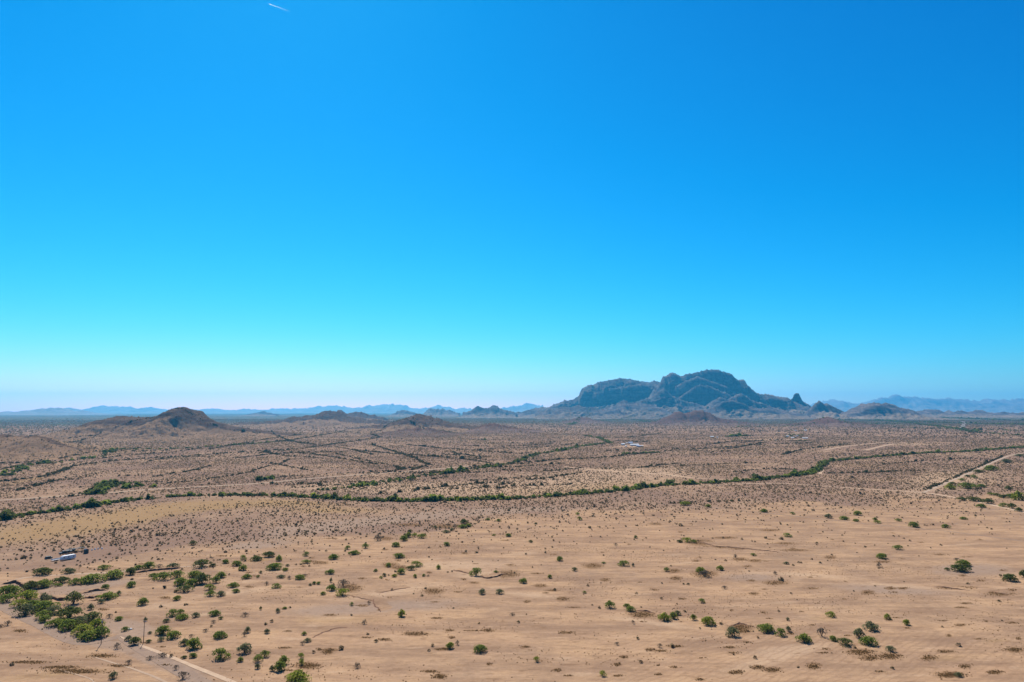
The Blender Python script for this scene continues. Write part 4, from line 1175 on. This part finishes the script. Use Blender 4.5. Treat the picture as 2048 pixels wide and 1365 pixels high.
for j, recs in clusters.items():
    recs.sort(key=lambda q: q[1])
    for k, (r, px, py, w, h, tnt, W, Hz, small) in enumerate(recs):
        size = 'tiny' if W < 2.6 else 'small' if W < 4.6 else 'medium-sized' if W < 7.5 else 'large' if W < 11 else 'very large'
        kind = 'shrub' if small else 'tree'
        lab = f"{size} {TWORD[tnt]} {kind} {SEEDS[j][2]}" + (f", {ORD[min(k, 12)]}" if len(recs) > 1 else '')
        tag(r, lab, kind, 'desert trees on the plain' if kind == 'tree' else 'desert shrubs on the plain')

# ------------------------------------------------------------------ mesh builder for made things
class MB:
    def __init__(self): self.v, self.f = [], []

    def box(self, x0, y0, z0, x1, y1, z1, taper=0.0):
        b = len(self.v); t = taper
        self.v += [(x0, y0, z0), (x1, y0, z0), (x1, y1, z0), (x0, y1, z0), (x0 + t, y0 + t, z1), (x1 - t, y0 + t, z1), (x1 - t, y1 - t, z1), (x0 + t, y1 - t, z1)]
        self.f += [tuple(b + i for i in q) for q in ((3, 2, 1, 0), (4, 5, 6, 7), (0, 1, 5, 4), (1, 2, 6, 5), (2, 3, 7, 6), (3, 0, 4, 7))]
        return self

    def prism(self, prof, y0, y1):
        """profile in x, z drawn out along y"""
        b = len(self.v); n = len(prof)
        self.v += [(x, y0, z) for x, z in prof] + [(x, y1, z) for x, z in prof]
        self.f += [tuple(b + i for i in range(n - 1, -1, -1)), tuple(b + n + i for i in range(n))]
        self.f += [(b + i, b + (i + 1) % n, b + n + (i + 1) % n, b + n + i) for i in range(n)]
        return self

    def tube(self, p0, p1, r0, r1, n=10):
        p0, p1 = Vector(p0), Vector(p1)
        d = (p1 - p0).normalized()
        u = d.orthogonal().normalized(); w = d.cross(u)
        b = len(self.v)
        for p, r in ((p0, r0), (p1, r1)):
            for k in range(n):
                q = p + (u * math.cos(2 * PI * k / n) + w * math.sin(2 * PI * k / n)) * r
                self.v.append(tuple(q))
        self.f += [(b + k, b + (k + 1) % n, b + n + (k + 1) % n, b + n + k) for k in range(n)]
        self.f += [tuple(b + k for k in range(n - 1, -1, -1)), tuple(b + n + k for k in range(n))]
        return self

    def build(self, name, mat, parent=None, bevel=0.0):
        me = bpy.data.meshes.new(name)
        me.from_pydata(self.v, [], self.f); me.update()
        if bevel:
            bm = bmesh.new(); bm.from_mesh(me)
            bmesh.ops.bevel(bm, geom=bm.edges[:], offset=bevel, segments=2, affect='EDGES')
            bm.to_mesh(me); bm.free()
        return link(name, me, M[mat], parent)


def wheel(parent, x, y, r, w):
    o = MB().tube((x, y - w / 2, r), (x, y + w / 2, r), r, r, 16).build('wheel', 'black_rubber', parent)
    MB().tube((x, y - w / 2 - 0.01, r), (x, y + w / 2 + 0.01, r), r * 0.55, r * 0.55, 12).build('hub', 'steel', o)
    return o


# ---- utility poles
def utility_pole(px, top_py, base_py, lean, arm, label, lamps):
    x, y, _ = G(px, base_py)
    r = empty('utility_pole', (x, y, 0), math.radians(-25))
    m = math.hypot(x, y, CAM_H) / F
    h = (base_py - top_py) * m * 1.04
    MB().tube((0, 0, -0.5), (lean, 0, h), 0.17, 0.11, 12).build('pole', 'pole_wood', r)
    a = MB().box(lean - arm, 0.12, h - 0.75, lean + arm, 0.24, h - 0.6).build('crossarm', 'pole_wood', r)
    br = MB().tube((lean - arm * 0.6, 0.16, h - 0.72), (lean, 0.13, h - 1.5), 0.03, 0.03, 6)
    br.tube((lean + arm * 0.6, 0.16, h - 0.72), (lean, 0.13, h - 1.5), 0.03, 0.03, 6).build('brace', 'steel', r)
    for q in (-0.9, 0.3, 0.9):
        i = MB().tube((lean + arm * q, 0.18, h - 0.6), (lean + arm * q, 0.18, h - 0.42), 0.05, 0.11, 10)
        i.tube((lean + arm * q, 0.18, h - 0.42), (lean + arm * q, 0.18, h - 0.25), 0.11, 0.05, 10).build('insulator', 'white_glaze', a)
    if lamps:
        MB().tube((lean + 0.1, -0.28, h - 1.9), (lean + 0.1, -0.28, h - 1.0), 0.22, 0.22, 14).build('transformer', 'grey_paint', r)
    tag(r, label, 'utility pole', 'utility poles beside the grey road')


utility_pole(202.2, 1250.5, 1288.5, 0.10, 1.5, 'dark wooden utility pole with white insulators in front of the thicket', True)
utility_pole(286.8, 1252, 1286.5, 0.0, 1.0, 'plain thin wooden utility pole above the pale berm, right of the thicket', False)

# ---- the parked rigs on the scrubland
rx, ry, _ = G(136, 1119.5)
yaw = math.atan2(G(149, 1116.5)[1] - G(124, 1121)[1], G(149, 1116.5)[0] - G(124, 1121)[0])
tr = empty('travel_trailer', (rx, ry, 0), yaw)
prof = [(-4.9, 0.55), (4.7, 0.55), (4.9, 1.0), (4.9, 2.9), (4.6, 3.15), (-4.2, 3.15), (-4.8, 2.5), (-5.1, 1.4)]
MB().prism(prof, -1.25, 1.25).build('body', 'white_paint', tr)
MB().box(-4.1, -1.2, 3.152, 4.5, 1.2, 3.25, 0.06).build('roof', 'white_paint', tr)
MB().box(-4.7, -1.262, 0.75, 4.6, -1.252, 1.15).build('stripe', 'grey_paint', tr)
for wx in (-3.4, -0.4, 3.2):
    w_ = MB().box(wx - 0.5, -1.27, 1.75, wx + 0.5, -1.252, 2.35).build('window', 'window_glass', tr)
    MB().box(wx - 0.56, -1.266, 1.69, wx + 0.56, -1.2525, 1.745).build('sill', 'steel', w_)
d_ = MB().box(1.2, -1.27, 0.62, 1.9, -1.252, 2.5).build('door', 'white_paint', tr)
MB().box(1.25, -1.31, 1.45, 1.32, -1.271, 1.6).build('handle', 'steel', d_)
for wx in (0.2, 1.1):
    for sy in (-1.1, 1.1): wheel(tr, wx, sy, 0.38, 0.24)
MB().tube((-5.0, 0, 0.6), (-6.4, 0, 0.55), 0.07, 0.06, 8).build('tow_bar', 'steel', tr)
tag(tr, 'long white travel trailer with bright roof parked on the scrubland at left', 'trailer')

fx, fy, _ = G(114, 1121.5)
fl = empty('flatbed_trailer', (fx, fy, 0), yaw)
MB().box(-3.9, -1.2, 0.75, 3.6, 1.2, 0.95).build('deck', 'grey_paint', fl)
MB().box(-3.8, 0.9, 0.952, 3.5, 1.18, 1.6).build('side_rail', 'grey_paint', fl)
MB().box(3.2, -1.15, 0.953, 3.5, 0.89, 1.9).build('headboard', 'grey_paint', fl)
for wx in (-1.3, -0.3):
    for sy in (-1.05, 1.05): wheel(fl, wx, sy, 0.4, 0.25)
MB().tube((3.6, 0, 0.8), (5.0, 0, 0.6), 0.07, 0.06, 8).build('tow_bar', 'steel', fl)
tag(fl, 'low grey flatbed trailer standing in front of the white trailer', 'trailer')


def vehicle(name, px, py, L, Wd, H, mat, label, pickup=False, rot=0.0):
    x, y, _ = G(px, py)
    r = empty(name, (x, y, 0), yaw + rot)
    body = [(-L / 2, 0.35), (L / 2, 0.35), (L / 2 + 0.05, 0.75), (L / 2 - 0.15, H * 0.56), (-L / 2 + 0.1, H * 0.58), (-L / 2, 0.8)]
    MB().prism(body, -Wd / 2, Wd / 2).build('body', mat, r)
    c0, c1 = (-0.1 * L, 0.22 * L) if pickup else (-0.42 * L, 0.2 * L)
    MB().prism([(c0, H * 0.56), (c1 + 0.5, H * 0.56), (c1, H), (c0 + 0.15, H)], -Wd / 2 + 0.12, Wd / 2 - 0.12).build('cab', mat, r)
    MB().prism([(c0 + 0.2, H * 0.62), (c1 + 0.3, H * 0.62), (c1 - 0.05, H * 0.94), (c0 + 0.28, H * 0.94)], -Wd / 2 + 0.11, Wd / 2 - 0.11).build('window', 'window_glass', r)
    for wx in (-L * 0.32, L * 0.32):
        for sy in (-Wd / 2 + 0.1, Wd / 2 - 0.1): wheel(r, wx, sy, 0.36, 0.22)
    tag(r, label, 'car' if not pickup else 'pickup')


vehicle('parked_car', 97, 1118, 5.0, 1.9, 1.9, 'dark_green_paint', 'dark van under the bushes left of the flatbed trailer')
vehicle('pickup_truck', 126, 1107.5, 5.6, 2.0, 1.9, 'dark_paint', 'dark pickup parked behind the left half of white trailer', True)
vehicle('parked_car', 136, 1105.5, 4.8, 1.9, 1.6, 'dark_green_paint', 'dark low car parked right behind the white trailer')
vehicle('pickup_truck', 146, 1103.5, 5.6, 2.0, 1.9, 'dark_paint', 'dark pickup on the right of the parked row, under the tarp', True)

x, y, _ = G(152, 1104)
r = empty('tarp_shelter', (x, y, 0), yaw)
cv = MB().prism([(-7.5, 2.5), (-3.5, 2.9), (0, 2.6), (3.5, 2.75), (7.5, 2.2), (7.5, 2.24), (3.5, 2.80), (0, 2.66), (-3.5, 2.96), (-7.5, 2.55)], -1.5, 1.5).build('tarp', 'dark_tarp', r)
for px_ in (-7.2, 0, 7.2):
    for sy in (-1.4, 1.4): MB().tube((px_, sy, 0), (px_, sy, 2.3), 0.05, 0.05, 6).build('post', 'steel', r)
tag(r, 'long dark tarp shelter on posts behind the white trailer', 'shelter')

x, y, _ = G(172, 1107)
r = empty('storage_shed', (x, y, 0), yaw - 0.1)
MB().box(-1.3, -1.3, 0, 1.3, 1.3, 2.9).build('wall', 'dark_green_paint', r)
MB().prism([(-1.45, 2.9), (1.45, 2.9), (0, 3.5)], -1.45, 1.45).build('roof', 'dark_paint', r)
dd = MB().box(-0.5, -1.33, 0.05, 0.5, -1.302, 2.1).build('door', 'dark_paint', r)
MB().box(0.32, -1.37, 1.0, 0.4, -1.331, 1.1).build('handle', 'steel', dd)
tag(r, 'small upright dark shed standing right of the white trailer', 'shed')

for k, (px, py, lab) in enumerate(((190, 1100, 'pale drum at the left of the white junk beyond the shed'), (196, 1099, 'pale drum in the middle of the white junk beyond the shed'),
                                   (204, 1098.5, 'pale drum at the right of the white junk beyond the shed'), (184, 1101.5, 'pale drum closest to the dark shed'))):
    x, y, _ = G(px, py)
    r = empty('drum', (x, y, 0))
    MB().tube((0, 0, 0), (0, 0, 1.05), 0.5, 0.5, 14).tube((0, 0, 0.33), (0, 0, 0.37), 0.53, 0.53, 14).tube((0, 0, 0.68), (0, 0, 0.72), 0.53, 0.53, 14).build('barrel', 'white_paint', r)
    MB().tube((0, 0, 1.05), (0, 0, 1.09), 0.46, 0.46, 14).build('lid', 'grey_paint', r)
    tag(r, lab, 'drum', 'pale drums beyond the shed')

x, y, _ = G(259, 1259.5)
bm = bmesh.new(); bmesh.ops.create_icosphere(bm, subdivisions=3, radius=1.0)
for v in bm.verts:
    k = 0.75 + 0.5 * float(fbm(v.co.x * 1.3 + 4, v.co.y * 1.3 + v.co.z, 4, 3))
    v.co = Vector((v.co.x * 1.2 * k, v.co.y * 0.8 * k, max(v.co.z, -0.3) * 0.6 * k + 0.15))
me = bpy.data.meshes.new('boulder'); bm.to_mesh(me); bm.free()
tag(link('boulder', me, M['stone'], loc=(x, y, 0)), 'white boulder beside a small bush between the thicket and second pole', 'boulder')


# ---- far homesteads
def house(px, py, L, Wd, H, wall, roof, label, rot=0.0, flat=False, name='house', win=3, cat='house', group=None):
    x, y, _ = G(px, py)
    r = empty(name, (x, y, float(height(np.array([x]), np.array([y]))[0])), rot)
    MB().box(-L / 2, -Wd / 2, -0.3, L / 2, Wd / 2, H).build('wall', wall, r)
    if flat: MB().box(-L / 2 - 0.4, -Wd / 2 - 0.4, H, L / 2 + 0.4, Wd / 2 + 0.4, H + 0.35).build('roof', roof, r)
    else:
        me_ = MB()
        b = [(-L / 2 - 0.5, -Wd / 2 - 0.5, H), (L / 2 + 0.5, -Wd / 2 - 0.5, H), (L / 2 + 0.5, Wd / 2 + 0.5, H), (-L / 2 - 0.5, Wd / 2 + 0.5, H), (-L / 2 - 0.5, 0, H + Wd * 0.24), (L / 2 + 0.5, 0, H + Wd * 0.24)]
        me_.v = b; me_.f = [(0, 1, 5, 4), (2, 3, 4, 5), (0, 4, 3), (1, 2, 5), (3, 2, 1, 0)]
        me_.build('roof', roof, r)
    for i in range(win):
        wx = -L / 2 + L * (i + 0.7) / (win + 0.4)
        MB().box(wx - 0.8, -Wd / 2 - 0.05, H * 0.35, wx + 0.8, -Wd / 2 - 0.002, H * 0.72).build('window', 'window_glass', r)
    MB().box(L * 0.32, -Wd / 2 - 0.06, 0.0, L * 0.32 + 1.1, -Wd / 2 - 0.003, H * 0.72).build('door', 'dark_paint', r)
    tag(r, label, cat, group)


house(1246, 890.5, 11, 8, 3.4, 'white_wall', 'white_paint', 'white house with a dark left wall at the homestead', 0.25)
house(1261, 888, 13, 9, 4.2, 'grey_paint', 'blue_grey_roof', 'blue-roofed barn behind the long white house', 0.1, name='barn', cat='barn')
house(1269, 892, 26, 9, 4.0, 'white_wall', 'white_paint', 'long white house with dark windows in the homestead middle', -0.08, win=6)
house(1277, 894.5, 12, 7, 3.6, 'grey_paint', 'blue_grey_roof', 'grey-blue shed in front of the long white house', -0.2, name='shed', cat='shed')
house(1284, 893.5, 7, 5, 2.8, 'white_wall', 'white_paint', 'small white cabin at the homestead right end', 0.1, win=1, name='cabin', cat='cabin')
house(1253.5, 887.8, 5, 4, 2.6, 'white_wall', 'white_paint', 'tiny white cabin left of the blue-roofed barn', 0.0, win=1, name='cabin', cat='cabin')
x, y, _ = G(1252, 894)
r = empty('water_tank', (x, y, 0))
MB().tube((0, 0, 0), (0, 0, 3.4), 2.9, 2.9, 24).build('tank', 'white_paint', r)
MB().tube((0, 0, 3.4), (0, 0, 4.2), 2.95, 0.4, 24).build('lid', 'white_paint', r)
tag(r, 'round white water tank in front of the homestead', 'water tank')
house(1424, 875.5, 15, 9, 3.6, 'dark_paint', 'white_paint', 'lone house with pale roof on the scrubland left of a dark grove', 0.1)
house(1435, 875.8, 7, 3, 2.8, 'white_wall', 'white_paint', 'small white cabin right beside the lone pale-roofed house', 0.3, win=1, name='cabin', cat='cabin')
house(1575, 873.8, 11, 7, 3.4, 'white_wall', 'white_paint', 'white house at the left end of the green ranch grove', 0.2)
house(1585.5, 877.2, 10, 7, 3.4, 'white_wall', 'white_paint', 'brightest white house in front of the ranch grove', -0.1)
house(1594, 873.5, 10, 7, 3.2, 'white_wall', 'grey_paint', 'grey-roofed house in the ranch grove', 0.1)
house(1610, 877.8, 22, 7, 3.0, 'beige_wall', 'white_paint', 'long pale shed right of the ranch grove', 0.05, name='shed', cat='shed', win=4)
house(1591, 862.5, 14, 8, 3.2, 'white_wall', 'grey_paint', 'grey-roofed house left in the row behind the ranch grove', 0.0)
house(1611, 861.8, 14, 8, 3.2, 'white_wall', 'white_paint', 'white house right in the row behind the ranch grove', 0.0)
# trees of the ranch grove, too small in the photo to show more than a crown
gi = 0
for (px, py, W) in [(1572, 876, 16), (1579, 871, 15), (1583, 874, 18), (1588, 870, 17), (1590, 877, 15), (1597, 872, 18), (1601, 876, 14), (1604, 871, 16), (1577, 862, 14), (1584, 862, 13),
                    (1598, 862, 15), (1605, 862, 13), (1619, 861, 14), (1600, 882, 14), (1610, 883, 15)]:
    x, y, _ = G(px, py)
    o = bpy.data.objects.new('tree', CROWNS['dn'[gi % 2]][gi % 4]); col.objects.link(o)
    o.location = (x, y, 0); o.scale = (W, W, W * 0.75); o.rotation_euler = (0, 0, gi * 1.7); gi += 1
    tag(o, 'dark green tree in the grove around the white ranch houses', 'tree', 'trees of the ranch grove')

# ------------------------------------------------------------------ contrail, far above the haze
a0 = Vector(ray(537, 8)).normalized(); a1 = Vector(ray(582, 24)).normalized()
p0 = a0 * (9000 / a0.z); p1 = a1 * (9000 / a1.z)
V, Fc = [], []
nseg = 40
for i in range(nseg + 1):
    t = i / nseg
    c = p0.lerp(p1, t)
    r_ = 10 * (0.25 + 0.75 * min(1, t * 12)) * (1 - t) ** 0.8 * (0.8 + 0.4 * float(vnoise(np.array(i * 0.6), np.array(2.0), 4))) + 1.2
    dr = (p1 - p0).normalized(); u = dr.orthogonal().normalized(); w = dr.cross(u)
    for k in range(8):
        q = c + (u * math.cos(k * PI / 4) + w * math.sin(k * PI / 4)) * r_
        V.append(tuple(q + Vector((0, 0, CAM_H))))
for i in range(nseg):
    for k in range(8): Fc.append((i * 8 + k, i * 8 + (k + 1) % 8, (i + 1) * 8 + (k + 1) % 8, (i + 1) * 8 + k))
tag(link('contrail_cloud', np_mesh('contrail_cloud', np.array(V), np.array(Fc)), M['contrail'], smooth=True), kind='stuff')

# ------------------------------------------------------------------ haze
def haze_box():
    bm = bmesh.new()
    bmesh.ops.create_cube(bm, size=1.0)
    for v in bm.verts:
        v.co = Vector((v.co.x * 83000, v.co.y * 83000, -4.0 if v.co.z < 0 else 1150.0))
    me = bpy.data.meshes.new('haze'); bm.to_mesh(me); bm.free()
    m = bpy.data.materials.new('haze_air'); m.use_nodes = True
    nt = m.node_tree; nt.nodes.clear()
    o = nt.nodes.new('ShaderNodeOutputMaterial'); pv = nt.nodes.new('ShaderNodeVolumePrincipled')
    pv.inputs['Color'].default_value = (0.07, 0.55, 1.0, 1)
    pv.inputs['Density'].default_value = 2.7e-5
    pv.inputs['Anisotropy'].default_value = 0.45
    nt.links.new(pv.outputs[0], o.inputs['Volume'])
    tag(link('haze', me, m), kind='stuff')


haze_box()
